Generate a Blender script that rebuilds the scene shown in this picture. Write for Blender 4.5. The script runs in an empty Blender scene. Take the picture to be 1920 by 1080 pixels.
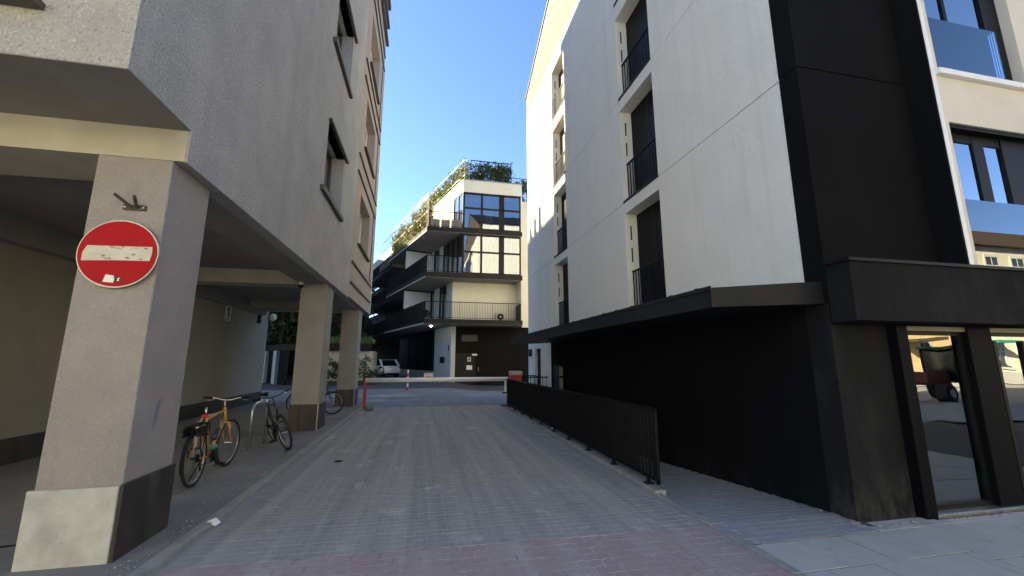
import bpy, bmesh, math, random
from mathutils import Vector, Matrix
random.seed(7)
S = bpy.context.scene
C = S.collection
R = math.radians

# ------------------------------------------------------------------ camera, sky, sun, exposure
H = 1.65
cam = bpy.data.cameras.new('camera'); cam.sensor_width = 36; cam.lens = 36 * 765 / 1920
cam.clip_start = 0.05; cam.clip_end = 2000
co = bpy.data.objects.new('camera', cam); C.objects.link(co)
co.location = (0, 0, H)
co.rotation_euler = (R(90) + math.atan(137 / 765), 0, -math.atan(165 / 777))
S.camera = co
SUN_V = Vector((-6.81, 5.6, 5.72)).normalized()      # towards the sun
EL = math.asin(SUN_V.z); AZ = math.atan2(SUN_V.x, SUN_V.y)
w = bpy.data.worlds.new('World'); S.world = w; w.use_nodes = True
nt = w.node_tree; nt.nodes.clear()
sky = nt.nodes.new('ShaderNodeTexSky'); sky.sky_type = 'NISHITA'; sky.sun_disc = False
sky.sun_elevation = EL; sky.sun_rotation = AZ; sky.altitude = 2600; sky.air_density = 1.0; sky.dust_density = 0.7; sky.ozone_density = 4.5
bg = nt.nodes.new('ShaderNodeBackground'); bg.inputs[1].default_value = 0.056
wo = nt.nodes.new('ShaderNodeOutputWorld')
nt.links.new(sky.outputs[0], bg.inputs[0]); nt.links.new(bg.outputs[0], wo.inputs[0])
sl = bpy.data.lights.new('sun', 'SUN'); sl.energy = 3.5; sl.angle = R(0.5); sl.color = (1.0, 0.87, 0.56)
so = bpy.data.objects.new('sun', sl); C.objects.link(so); so.location = (-30, 40, 60)
so.rotation_euler = SUN_V.to_track_quat('Z', 'Y').to_euler()
S.view_settings.view_transform = 'Standard'; S.view_settings.look = 'None'
S.view_settings.exposure = 2.85; S.view_settings.gamma = 1; S.view_settings.use_curve_mapping = False
S.cycles.max_bounces = 10; S.cycles.diffuse_bounces = 6; S.cycles.glossy_bounces = 5; S.cycles.transparent_max_bounces = 12

# ------------------------------------------------------------------ materials
MATS = {}
def nd(nt, t, **k):
    n = nt.nodes.new(t)
    for a, v in k.items(): setattr(n, a, v)
    return n
def mat(name, col, rough=0.7, metal=0.0, c2=None, nscale=3.0, ncontrast=(0.35, 0.65), stretch=(1, 1, 1), bscale=0, bstr=0.0, bdist=0.01,
        spec=0.5, island=0.0, stain=None, coat=0.0, speck=None, splash=None):
    if name in MATS: return MATS[name]
    m = bpy.data.materials.new(name); m.use_nodes = True; MATS[name] = m
    nt = m.node_tree; L = nt.links; b = nt.nodes['Principled BSDF']
    b.inputs['Roughness'].default_value = rough; b.inputs['Metallic'].default_value = metal
    b.inputs['Specular IOR Level'].default_value = spec
    b.inputs['Coat Weight'].default_value = coat
    b.inputs['Base Color'].default_value = (*col, 1)
    geo = nd(nt, 'ShaderNodeNewGeometry')
    cur = None
    def pos(st):
        mp = nd(nt, 'ShaderNodeMapping'); mp.inputs['Scale'].default_value = st
        L.new(geo.outputs['Position'], mp.inputs['Vector']); return mp.outputs[0]
    def mix(a, bcol, fac, mode='MIX'):
        mx = nd(nt, 'ShaderNodeMix', data_type='RGBA', blend_type=mode)
        for sock, v in ((mx.inputs[6], a), (mx.inputs[7], bcol)):
            if isinstance(v, tuple): sock.default_value = (*v, 1)
            else: L.new(v, sock)
        if isinstance(fac, float): mx.inputs[0].default_value = fac
        else: L.new(fac, mx.inputs[0])
        return mx.outputs[2]
    def noise(sc, st, lo, hi, det=6, rough_=0.6):
        n = nd(nt, 'ShaderNodeTexNoise'); n.inputs['Scale'].default_value = sc; n.inputs['Detail'].default_value = det
        n.inputs['Roughness'].default_value = rough_
        L.new(pos(st), n.inputs['Vector'])
        r = nd(nt, 'ShaderNodeMapRange'); r.inputs[1].default_value = lo; r.inputs[2].default_value = hi
        L.new(n.outputs[0], r.inputs[0]); return r.outputs[0]
    cur = col
    if c2 is not None:
        cur = mix(cur, c2, noise(nscale, stretch, *ncontrast))
    if island:
        rnd = geo.outputs['Random Per Island']
        mr = nd(nt, 'ShaderNodeMapRange'); mr.inputs[3].default_value = 1 - island; mr.inputs[4].default_value = 1 + island
        L.new(rnd, mr.inputs[0])
        cb = nd(nt, 'ShaderNodeCombineColor')
        for i in range(3): L.new(mr.outputs[0], cb.inputs[i])
        cur = mix(cur, cb.outputs[0], 1.0, 'MULTIPLY')
    for st in (stain or []):      # (colour, scale, stretch, lo, hi)
        cur = mix(cur, st[0], noise(st[1], st[2], st[3], st[4], 8, 0.65))
    if speck:
        v = nd(nt, 'ShaderNodeTexVoronoi'); v.inputs['Scale'].default_value = speck[1]; L.new(pos((1, 1, 1)), v.inputs['Vector'])
        r = nd(nt, 'ShaderNodeMapRange'); r.inputs[1].default_value = speck[2]; r.inputs[2].default_value = speck[2] * 0.6
        L.new(v.outputs['Distance'], r.inputs[0]); cur = mix(cur, speck[0], r.outputs[0])
    if splash:      # (colour, height): dried mud splashed up from the ground, thinning out with height
        sx = nd(nt, 'ShaderNodeSeparateXYZ'); L.new(geo.outputs['Position'], sx.inputs[0])
        r = nd(nt, 'ShaderNodeMapRange'); r.inputs[1].default_value = splash[1]; r.inputs[2].default_value = -0.1; L.new(sx.outputs[2], r.inputs[0])
        m1 = nd(nt, 'ShaderNodeMath', operation='MULTIPLY'); L.new(r.outputs[0], m1.inputs[0]); L.new(noise(7.0, (1, 1, 0.5), 0.42, 0.72, 8, 0.7), m1.inputs[1])
        cur = mix(cur, splash[0], m1.outputs[0])
    if not isinstance(cur, tuple): L.new(cur, b.inputs['Base Color'])
    if bscale:
        n = nd(nt, 'ShaderNodeTexNoise'); n.inputs['Scale'].default_value = bscale; n.inputs['Detail'].default_value = 5
        L.new(pos((1, 1, 1)), n.inputs['Vector'])
        bp = nd(nt, 'ShaderNodeBump'); bp.inputs['Strength'].default_value = bstr; bp.inputs['Distance'].default_value = bdist
        L.new(n.outputs[0], bp.inputs['Height']); L.new(bp.outputs[0], b.inputs['Normal'])
    return m
def glass_mat(name, tint, refl, rough=0.0, wob=0.0):
    if name in MATS: return MATS[name]
    m = bpy.data.materials.new(name); m.use_nodes = True; MATS[name] = m
    nt = m.node_tree; L = nt.links; nt.nodes.clear()
    out = nd(nt, 'ShaderNodeOutputMaterial'); mx = nd(nt, 'ShaderNodeMixShader')
    tr = nd(nt, 'ShaderNodeBsdfTransparent'); tr.inputs[0].default_value = (*tint, 1)
    gl = nd(nt, 'ShaderNodeBsdfGlossy'); gl.inputs['Roughness'].default_value = rough; gl.inputs[0].default_value = (0.95, 0.97, 1, 1)
    fr = nd(nt, 'ShaderNodeFresnel'); fr.inputs[0].default_value = 1.5
    mr = nd(nt, 'ShaderNodeMapRange'); mr.inputs[1].default_value = 0.04; mr.inputs[2].default_value = 1; mr.inputs[3].default_value = refl; mr.inputs[4].default_value = 1
    L.new(fr.outputs[0], mr.inputs[0]); L.new(mr.outputs[0], mx.inputs[0])
    if wob:
        g = nd(nt, 'ShaderNodeNewGeometry'); n = nd(nt, 'ShaderNodeTexNoise'); n.inputs['Scale'].default_value = 1.3; n.inputs['Detail'].default_value = 1
        L.new(g.outputs['Position'], n.inputs['Vector'])
        bp = nd(nt, 'ShaderNodeBump'); bp.inputs['Strength'].default_value = wob; bp.inputs['Distance'].default_value = 0.02
        L.new(n.outputs[0], bp.inputs['Height']); L.new(bp.outputs[0], gl.inputs['Normal']); L.new(bp.outputs[0], fr.inputs['Normal'])
    L.new(tr.outputs[0], mx.inputs[1]); L.new(gl.outputs[0], mx.inputs[2]); L.new(mx.outputs[0], out.inputs[0])
    return m

M_PLASTER = mat('grey_stucco', (0.47, 0.46, 0.445), 0.95, c2=(0.38, 0.372, 0.36), nscale=1.6, bscale=55, bstr=0.9, bdist=0.03, spec=0.2,
                stain=[((0.33, 0.325, 0.315), 9.0, (1, 1, 0.5), 0.60, 0.78), ((0.60, 0.585, 0.565), 52.0, (1, 1, 0.7), 0.53, 0.70), ((0.25, 0.245, 0.24), 44.0, (1, 1, 0.7), 0.53, 0.70), ((0.36, 0.35, 0.34), 1.2, (1.5, 1.5, 0.12), 0.54, 0.8)])
M_PANEL = mat('pink_beige_stucco', (0.42, 0.345, 0.29), 0.95, c2=(0.36, 0.30, 0.255), nscale=2, bscale=80, bstr=0.4, spec=0.2)
M_PILLAR = mat('pillar_plaster', (0.34, 0.31, 0.295), 0.95, c2=(0.29, 0.27, 0.26), nscale=2.2, bscale=70, bstr=0.8, bdist=0.02, spec=0.2,
               stain=[((0.24, 0.225, 0.215), 5.0, (1, 1, 0.35), 0.58, 0.8), ((0.43, 0.41, 0.39), 45.0, (1, 1, 1), 0.57, 0.75), ((0.21, 0.195, 0.185), 38.0, (1, 1, 1), 0.58, 0.76)])
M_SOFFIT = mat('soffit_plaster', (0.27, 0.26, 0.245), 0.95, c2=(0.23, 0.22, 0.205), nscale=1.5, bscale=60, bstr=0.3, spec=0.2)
M_BEAM = mat('beam_plaster', (0.46, 0.43, 0.36), 0.95, c2=(0.40, 0.37, 0.31), nscale=3, bscale=80, bstr=0.5, spec=0.2)
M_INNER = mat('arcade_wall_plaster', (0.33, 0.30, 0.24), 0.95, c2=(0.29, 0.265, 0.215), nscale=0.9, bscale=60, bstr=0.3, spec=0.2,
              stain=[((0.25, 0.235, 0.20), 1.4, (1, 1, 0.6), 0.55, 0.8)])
M_DSTONE = mat('dark_stone', (0.030, 0.024, 0.022), 0.45, c2=(0.075, 0.060, 0.052), nscale=3.5, ncontrast=(0.45, 0.75), stretch=(1, 1, 0.5), bscale=20, bstr=0.1)
M_LSTONE = mat('pale_worn_stone', (0.50, 0.50, 0.46), 0.8, c2=(0.36, 0.355, 0.325), nscale=4, ncontrast=(0.4, 0.65), bscale=40, bstr=0.2,
               stain=[((0.22, 0.20, 0.165), 6.0, (1, 1, 1), 0.64, 0.8)])
M_GROUT = mat('pale_joint', (0.5, 0.48, 0.43), 0.9)
M_WHITE = mat('white_render', (0.81, 0.82, 0.80), 0.95, c2=(0.77, 0.78, 0.76), nscale=1.3, bscale=45, bstr=0.8, bdist=0.03, spec=0.2,
              stain=[((0.64, 0.66, 0.65), 7.0, (1, 1, 0.5), 0.60, 0.85), ((0.66, 0.67, 0.65), 40.0, (1, 1, 1), 0.55, 0.75), ((0.70, 0.70, 0.67), 1.5, (2.5, 2.5, 0.10), 0.52, 0.78)])
M_BLACK = mat('black_render', (0.0062, 0.0066, 0.0078), 0.95, c2=(0.0048, 0.0051, 0.006), nscale=1.2, bscale=60, bstr=0.35, spec=0.10, splash=((0.022, 0.022, 0.023), 0.25),
              stain=[((0.0085, 0.0088, 0.0098), 1.6, (1, 1, 0.25), 0.5, 0.8)])
M_BLACKD = mat('black_render_dusty', (0.0135, 0.0142, 0.0158), 0.95, c2=(0.0105, 0.0112, 0.0125), nscale=1.4, bscale=60, bstr=0.35, spec=0.12, splash=((0.07, 0.067, 0.063), 0.55),
               stain=[((0.028, 0.027, 0.027), 3.0, (1, 1, 0.4), 0.5, 0.8)])
M_BLACKF = mat('black_frame', (0.0042, 0.0045, 0.0055), 0.6, spec=0.06)
M_GAP = mat('dark_gap', (0.02, 0.02, 0.02), 0.9)
M_DMETAL = mat('dark_metal', (0.0048, 0.0054, 0.0068), 0.5, c2=(0.007, 0.0076, 0.009), nscale=6, spec=0.16)
M_SEAMROOF = mat('dark_sheet_metal', (0.010, 0.0115, 0.0145), 0.5, spec=0.14, c2=(0.019, 0.020, 0.023), nscale=2)
M_WMETAL = mat('white_metal', (0.78, 0.79, 0.80), 0.35)
M_BROWN = mat('brown_cladding', (0.095, 0.070, 0.052), 0.8, c2=(0.075, 0.055, 0.042), nscale=5, stretch=(1, 1, 0.2), bscale=30, bstr=0.2)
M_MOULD = mat('dark_brown_mould', (0.10, 0.085, 0.073), 0.6, c2=(0.07, 0.06, 0.052), nscale=5)
M_CREAM = mat('cream_render', (0.76, 0.69, 0.54), 0.95, c2=(0.71, 0.645, 0.50), nscale=1.1, bscale=50, bstr=0.2, spec=0.2)
M_GREYR = mat('grey_render', (0.55, 0.55, 0.525), 0.95, c2=(0.50, 0.50, 0.48), nscale=1.1, bscale=50, bstr=0.2, spec=0.2)
M_DBROWN = mat('dark_brown_metal', (0.015, 0.0125, 0.011), 0.55, c2=(0.020, 0.0165, 0.0145), nscale=2, spec=0.2)
M_PALEPANEL = mat('pale_panel', (0.62, 0.66, 0.67), 0.5, c2=(0.56, 0.60, 0.61), nscale=1)
M_DUSTP = [((0.34, 0.33, 0.305), 1.2, (16, 0.22, 1), 0.50, 0.72), ((0.17, 0.172, 0.172), 1.2, (11, 0.16, 1), 0.56, 0.74), ((0.38, 0.365, 0.335), 1.1, (3.4, 0.07, 1), 0.42, 0.72), ((0.31, 0.30, 0.28), 9.0, (1.6, 0.25, 1), 0.54, 0.82), ((0.50, 0.49, 0.46), 1.9, (1, 0.7, 1), 0.59, 0.72), ((0.14, 0.14, 0.14), 0.9, (2.0, 0.12, 1), 0.58, 0.8)]
M_PAVER = mat('grey_paver', (0.265, 0.262, 0.25), 0.85, c2=(0.222, 0.221, 0.213), nscale=14, bscale=160, bstr=0.35, bdist=0.004, spec=0.3, island=0.10, stain=M_DUSTP)
M_RED = mat('red_paver', (0.36, 0.285, 0.27), 0.85, c2=(0.315, 0.248, 0.236), nscale=14, bscale=160, bstr=0.35, bdist=0.004, spec=0.3, island=0.09,
            stain=[((0.41, 0.38, 0.365), 1.2, (2.2, 0.3, 1), 0.44, 0.8), ((0.40, 0.375, 0.36), 8.0, (1.2, 0.6, 1), 0.58, 0.82)])
M_JOINT = mat('sand_joint', (0.46, 0.45, 0.43), 0.95, c2=(0.17, 0.17, 0.168), nscale=1.6, stretch=(1.0, 0.6, 1), ncontrast=(0.40, 0.60), bscale=80, bstr=0.3)
M_RAMP = mat('blue_grey_paver', (0.275, 0.29, 0.31), 0.85, c2=(0.23, 0.243, 0.26), nscale=10, bscale=150, bstr=0.35, bdist=0.004, spec=0.3, island=0.18,
             stain=[((0.36, 0.355, 0.34), 2.0, (1, 1, 1), 0.55, 0.85)])
M_SLAB = mat('pale_slab', (0.43, 0.43, 0.405), 0.85, c2=(0.385, 0.385, 0.365), nscale=3, bscale=130, bstr=0.25, bdist=0.003, spec=0.3, island=0.07,
             stain=[((0.22, 0.235, 0.24), 4.0, (1, 1, 1), 0.58, 0.8)], speck=((0.17, 0.18, 0.18), 16, 0.06))
M_KERB = mat('kerb_concrete', (0.30, 0.295, 0.28), 0.9, c2=(0.23, 0.228, 0.215), nscale=6, bscale=90, bstr=0.35, spec=0.3, island=0.1)
M_CONC = mat('dusty_concrete', (0.235, 0.225, 0.205), 0.95, c2=(0.185, 0.178, 0.165), nscale=1.3, bscale=50, bstr=0.4, spec=0.2,
             stain=[((0.28, 0.27, 0.25), 6.0, (1, 0.5, 1), 0.56, 0.8), ((0.13, 0.125, 0.115), 3.0, (1, 1, 1), 0.63, 0.82)])
M_YARD = mat('yard_paving', (0.20, 0.205, 0.205), 0.9, c2=(0.16, 0.164, 0.164), nscale=2, bscale=60, bstr=0.3, spec=0.3,
             stain=[((0.40, 0.40, 0.39), 1.0, (0.35, 1.6, 1), 0.55, 0.68), ((0.11, 0.11, 0.11), 0.5, (1, 1, 1), 0.55, 0.7)])
M_ASPH = mat('street_paving', (0.34, 0.345, 0.345), 0.9, c2=(0.27, 0.275, 0.275), nscale=2)
M_SOIL = mat('ground_soil', (0.13, 0.12, 0.10), 0.95, c2=(0.09, 0.085, 0.07), nscale=2)
M_GLASS = glass_mat('window_glass', (0.55, 0.60, 0.62), 0.40, wob=0.05)
M_SHOPG = glass_mat('shop_glass', (0.50, 0.56, 0.55), 0.27, wob=0.25)
M_GLASS2 = glass_mat('bay_glass', (0.55, 0.58, 0.60), 0.24, wob=0.12)
M_CLEAR = glass_mat('clear_glass', (0.80, 0.88, 0.92), 0.16)
M_DARKIN = mat('dark_interior', (0.02, 0.02, 0.021), 0.9)
M_CURT = mat('white_curtain', (0.62, 0.63, 0.62), 0.9)
M_CURTG = mat('green_curtain', (0.08, 0.13, 0.11), 0.9)
M_RUBBER = mat('tyre_rubber', (0.018, 0.018, 0.018), 0.8)
M_CHROME = mat('polished_steel', (0.55, 0.55, 0.54), 0.28, 1.0)
M_GALV = mat('galvanised_steel', (0.50, 0.50, 0.48), 0.38, 0.9, c2=(0.38, 0.38, 0.37), nscale=12)
M_BIKEO = mat('orange_paint', (0.58, 0.29, 0.03), 0.32, coat=0.5)
M_BIKEB = mat('black_bike_paint', (0.013, 0.013, 0.015), 0.35, coat=0.4)
M_BIKEG = mat('dark_grey_paint', (0.03, 0.032, 0.035), 0.35, coat=0.4)
M_PLASTIC = mat('black_plastic', (0.009, 0.009, 0.0095), 0.6, spec=0.25)
M_REDREF = mat('red_reflector', (0.55, 0.01, 0.02), 0.2)
M_GREEN = mat('green_plastic', (0.05, 0.30, 0.20), 0.4)
M_SIGNRED = mat('sign_red', (0.40, 0.003, 0.010), 0.5, c2=(0.34, 0.004, 0.010), nscale=5, spec=0.12, stain=[((0.42, 0.07, 0.07), 12, (0.5, 1, 2), 0.66, 0.8)])
M_SIGNBAR = mat('worn_white_film', (0.52, 0.51, 0.42), 0.5, c2=(0.60, 0.58, 0.48), nscale=12, spec=0.15, stain=[((0.17, 0.155, 0.12), 24, (0.6, 1, 1.5), 0.565, 0.62)])
M_SIGNW = mat('sign_white', (0.72, 0.72, 0.69), 0.4)
M_ALU = mat('sign_aluminium', (0.36, 0.35, 0.36), 0.4, 0.7)
M_RUST = mat('dark_rusted_steel', (0.05, 0.04, 0.036), 0.6, c2=(0.085, 0.06, 0.05), nscale=30)
M_REDP = mat('red_paint', (0.50, 0.025, 0.025), 0.4, c2=(0.42, 0.03, 0.03), nscale=8)
M_BOOM = mat('white_boom', (0.93, 0.92, 0.90), 0.35, c2=(0.88, 0.87, 0.85), nscale=9, stretch=(0.3, 1, 1))
M_CARW = mat('white_car_paint', (0.78, 0.82, 0.87), 0.25, coat=1.0)
M_CARG = mat('car_glass', (0.01, 0.012, 0.014), 0.08, spec=0.8)
M_TAIL = mat('tail_lamp', (0.09, 0.008, 0.012), 0.15)
M_BARK = mat('bark', (0.07, 0.055, 0.04), 0.95, c2=(0.045, 0.035, 0.026), nscale=8, stretch=(1, 1, 0.2), bscale=12, bstr=0.5)
def leaf_mat(name, a, b):
    if name in MATS: return MATS[name]
    m = mat(name, a, 0.6, c2=b, nscale=0.9, ncontrast=(0.35, 0.65), island=0.45, spec=0.3); return m
M_LEAF = leaf_mat('dark_leaf', (0.030, 0.055, 0.018), (0.045, 0.075, 0.024))
M_LEAFY = leaf_mat('yellow_green_leaf', (0.30, 0.27, 0.045), (0.16, 0.19, 0.035))
M_LEAFD = leaf_mat('hedge_leaf', (0.045, 0.075, 0.028), (0.03, 0.055, 0.022))
M_LEAFO = leaf_mat('orange_leaf', (0.42, 0.13, 0.035), (0.30, 0.17, 0.05))
M_GRASS = leaf_mat('roof_grass', (0.10, 0.15, 0.035), (0.06, 0.10, 0.025))
M_WOODG = mat('grey_wood', (0.23, 0.205, 0.18), 0.8, c2=(0.17, 0.15, 0.13), nscale=4, stretch=(6, 6, 0.6))
M_OCHRE = mat('ochre_facade', (0.74, 0.56, 0.30), 0.9, c2=(0.68, 0.50, 0.26), nscale=1.5)
M_YELL = mat('pale_yellow_facade', (0.80, 0.75, 0.60), 0.9, c2=(0.76, 0.71, 0.56), nscale=1.5)
M_STREETW = mat('street_window', (0.05, 0.06, 0.07), 0.1)
M_PAPER = mat('paper', (0.72, 0.72, 0.70), 0.8)
M_INK = mat('printed_ink', (0.02, 0.02, 0.02), 0.8)
M_SCUFF = mat('blue_grey_scuff', (0.17, 0.18, 0.21), 0.8)
ml = bpy.data.materials.new('lit_lamp'); ml.use_nodes = True
ml.node_tree.nodes['Principled BSDF'].inputs['Emission Color'].default_value = (1, 0.97, 0.9, 1)
ml.node_tree.nodes['Principled BSDF'].inputs['Emission Strength'].default_value = 6
M_LIT = ml

# ------------------------------------------------------------------ mesh helpers
def wloc(o):
    v = Vector((0, 0, 0))
    while o is not None: v += o.location; o = o.parent
    return v
class MB:
    def __init__(s): s.bm = bmesh.new()
    def face(s, pts):
        vs = [s.bm.verts.new(p) for p in pts]; return s.bm.faces.new(vs)
    def hexa(s, p):      # 8 points: bottom ring 0-3, top ring 4-7
        v = [s.bm.verts.new(q) for q in p]
        for f in ((3, 2, 1, 0), (4, 5, 6, 7), (0, 1, 5, 4), (1, 2, 6, 5), (2, 3, 7, 6), (3, 0, 4, 7)):
            s.bm.faces.new([v[i] for i in f])
        return v
    def box(s, x0, x1, y0, y1, z0, z1, bev=0):
        v = s.hexa([(x0, y0, z0), (x1, y0, z0), (x1, y1, z0), (x0, y1, z0), (x0, y0, z1), (x1, y0, z1), (x1, y1, z1), (x0, y1, z1)])
        if bev:
            es = list({e for q in v for e in q.link_edges})
            bmesh.ops.bevel(s.bm, geom=es, offset=bev, segments=1, affect='EDGES', profile=0.5)
        return s
    def beam(s, p0, p1, wd, ht, up=(0, 0, 1)):      # box along p0->p1
        p0, p1 = Vector(p0), Vector(p1); d = (p1 - p0).normalized(); u = Vector(up)
        sd = d.cross(u)
        if sd.length < 1e-4: sd = d.cross(Vector((0, 1, 0)))
        sd.normalize(); u = sd.cross(d).normalized(); a, b = sd * wd / 2, u * ht / 2
        s.hexa([p0 - a - b, p0 + a - b, p1 + a - b, p1 - a - b, p0 - a + b, p0 + a + b, p1 + a + b, p1 - a + b]); return s
    def prism(s, poly, z0, z1):
        b = [s.bm.verts.new((x, y, z0)) for x, y in poly]; t = [s.bm.verts.new((x, y, z1)) for x, y in poly]
        n = len(poly); s.bm.faces.new(b[::-1]); s.bm.faces.new(t)
        for i in range(n): s.bm.faces.new([b[i], b[(i + 1) % n], t[(i + 1) % n], t[i]])
        return s
    def extrude(s, pts, vec):
        vec = Vector(vec); b = [s.bm.verts.new(p) for p in pts]; t = [s.bm.verts.new(Vector(p) + vec) for p in pts]
        n = len(pts); s.bm.faces.new(b[::-1]); s.bm.faces.new(t)
        for i in range(n): s.bm.faces.new([b[i], b[(i + 1) % n], t[(i + 1) % n], t[i]])
        return s
    def tube(s, pts, r, seg=8, closed=False, cap=True):
        pts = [Vector(p) for p in pts]; n = len(pts); rs = r if isinstance(r, (list, tuple)) else [r] * n; rings = []; pn = None
        for i, p in enumerate(pts):
            if closed: d = (pts[(i + 1) % n] - pts[i - 1])
            else: d = pts[min(i + 1, n - 1)] - pts[max(i - 1, 0)]
            d.normalize()
            if pn is None:
                a = Vector((0, 0, 1)) if abs(d.z) < 0.9 else Vector((1, 0, 0)); pn = d.cross(a).normalized()
            else:
                pn = (pn - d * pn.dot(d)).normalized()
            bn = d.cross(pn)
            rings.append([s.bm.verts.new(p + (pn * math.cos(2 * math.pi * k / seg) + bn * math.sin(2 * math.pi * k / seg)) * rs[i]) for k in range(seg)])
        for i in range(n if closed else n - 1):
            a, b = rings[i], rings[(i + 1) % n]
            for k in range(seg): s.bm.faces.new([a[k], a[(k + 1) % seg], b[(k + 1) % seg], b[k]])
        if cap and not closed: s.bm.faces.new(rings[0][::-1]); s.bm.faces.new(rings[-1])
        return s
    def cyl(s, p0, p1, r, seg=12, r1=None): return s.tube([p0, p1], [r, r if r1 is None else r1], seg)
    def ring(s, c, ax, R_, r, n=28, seg=6):      # torus, axis ax
        c = Vector(c); ax = Vector(ax).normalized(); a = ax.orthogonal().normalized(); b = ax.cross(a)
        return s.tube([c + (a * math.cos(2 * math.pi * k / n) + b * math.sin(2 * math.pi * k / n)) * R_ for k in range(n)], r, seg, True)
    def blob(s, c, rx, ry, rz, sub=2):
        r = bmesh.ops.create_icosphere(s.bm, subdivisions=sub, radius=1)
        for v in r['verts']: v.co = Vector((c[0] + v.co.x * rx, c[1] + v.co.y * ry, c[2] + v.co.z * rz))
        return s
    def leaf(s, c, sz, rnd=random, up=0.3):
        c = Vector(c); n = Vector((rnd.gauss(0, 1), rnd.gauss(0, 1), rnd.gauss(0, 1) + up)).normalized(); a = n.orthogonal().normalized()
        a = (Matrix.Rotation(rnd.uniform(0, 6.28), 3, n) @ a); b = n.cross(a)
        s.face([c - a * sz, c + b * sz * 0.45 + n * sz * 0.1, c + a * sz, c - b * sz * 0.45 + n * sz * 0.1]); return s
    def mesh(s, name, m, smooth=False, fix=True):
        me = bpy.data.meshes.new(name)
        if fix: bmesh.ops.recalc_face_normals(s.bm, faces=s.bm.faces)
        s.bm.to_mesh(me); s.bm.free()
        me.materials.append(m)
        if smooth: me.shade_smooth() if hasattr(me, 'shade_smooth') else None
        return me
    def build(s, name, m, parent=None, smooth=False, fix=True):
        if parent is not None:
            o_ = wloc(parent)
        else:
            xs = [v.co for v in s.bm.verts]
            o_ = Vector((sum((min(v[i] for v in xs), max(v[i] for v in xs))) / 2 for i in range(2))).to_3d()
            o_.z = min(v.z for v in xs)
        for v in s.bm.verts: v.co -= o_
        ob = bpy.data.objects.new(name, s.mesh(name, m, smooth, fix)); C.objects.link(ob)
        if parent is not None: ob.parent = parent
        else: ob.location = o_
        return ob
def bx(name, m, x0, x1, y0, y1, z0, z1, parent=None, bev=0): return MB().box(x0, x1, y0, y1, z0, z1, bev).build(name, m, parent)
def thing(name, label, cat, loc=(0, 0, 0), group=None):
    o = bpy.data.objects.new(name, None); C.objects.link(o); o.location = loc; o['label'] = label; o['category'] = cat
    o.empty_display_size = 0.1
    if group: o['group'] = group
    return o
def tag(o, label, cat, group=None):
    o['label'] = label; o['category'] = cat
    if group: o['group'] = group
    return o
def struct(o): o['kind'] = 'structure'; return o
def stuff(o): o['kind'] = 'stuff'; return o
def wall_grid(u0, u1, v0, v1, holes, fn, depth):
    """Wall slab in (u,v) with rectangular holes; fn(u,v,d) -> point; one clean manifold bmesh with reveals."""
    us = sorted({u0, u1, *[min(max(h[i], u0), u1) for h in holes for i in (0, 1)]}); vs = sorted({v0, v1, *[min(max(h[i], v0), v1) for h in holes for i in (2, 3)]})
    b = MB(); bm = b.bm
    def solid(i, j):
        if not (0 <= i < len(us) - 1 and 0 <= j < len(vs) - 1): return False
        u, v = (us[i] + us[i + 1]) / 2, (vs[j] + vs[j + 1]) / 2
        return not any(h[0] < u < h[1] and h[2] < v < h[3] for h in holes)
    for i in range(len(us) - 1):
        for j in range(len(vs) - 1):
            if not solid(i, j): continue
            a, c, d, e = us[i], us[i + 1], vs[j], vs[j + 1]
            b.face([fn(a, d, 0), fn(c, d, 0), fn(c, e, 0), fn(a, e, 0)]); b.face([fn(a, d, depth), fn(a, e, depth), fn(c, e, depth), fn(c, d, depth)])
            for (di, dj, p, q) in ((-1, 0, (a, d), (a, e)), (1, 0, (c, d), (c, e)), (0, -1, (a, d), (c, d)), (0, 1, (a, e), (c, e))):
                if not solid(i + di, j + dj): b.face([fn(*p, 0), fn(*q, 0), fn(*q, depth), fn(*p, depth)])
    bmesh.ops.remove_doubles(bm, verts=bm.verts, dist=1e-5)
    return b
def copy_tree(o, parent=None):
    c = o.copy(); C.objects.link(c)
    if parent is not None: c.parent = parent
    for ch in list(o.children): copy_tree(ch, c)
    return c

# ------------------------------------------------------------------ ground
def gz(y): return 0.0 if y < 16 else min((y - 16) * 0.031, 0.35)
XC = [-300, -2.03, 2.90, 3.06, 4.49, 300]; YC = [-300, -3, 3.75, 14.4, 16, 27.3, 300]
b = MB()
for i in range(5):
    for j in range(6):
        if i == 3 and j == 2: continue
        x0, x1, y0, y1 = XC[i], XC[i + 1], YC[j], YC[j + 1]
        b.face([(x0, y0, -0.07), (x1, y0, -0.07), (x1, y1, -0.07), (x0, y1, -0.07)])
struct(b.build('ground', M_SOIL))
for nm, ys in (('courtyard_paving', [15.98, 17, 19, 21, 23]), ('asphalt_apron', [23, 25, 27.3, 30, 60, 300])):      # yard beyond the barrier
  b = MB()
  for a, c in zip(ys, ys[1:]):
    for (xa, fa), (xb, fb) in (((-300, 1), (1.3, 1)), ((1.3, 1), (3.2, .05)), ((3.2, .05), (60, .05))): b.face([(xa, a, gz(a) * fa), (xb, a, gz(a) * fb), (xb, c, gz(c) * fb), (xa, c, gz(c) * fa)])
  bmesh.ops.remove_doubles(b.bm, verts=b.bm.verts, dist=1e-4)
  struct(b.build(nm, M_YARD if nm[0] == 'c' else mat('dark_asphalt', (0.075, 0.076, 0.078), 0.9, c2=(0.055, 0.056, 0.058), nscale=1.2, bscale=60, bstr=0.3, spec=0.3)))
b = MB(); b.face([(-60, -13.5, -0.01), (90, -13.5, -0.01), (90, -1.5, -0.01), (-60, -1.5, -0.01)])
struct(b.build('street', M_ASPH))
b = MB(); b.box(-14, -2.14, -1.4, 15.9, -0.2, 0.045)
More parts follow.
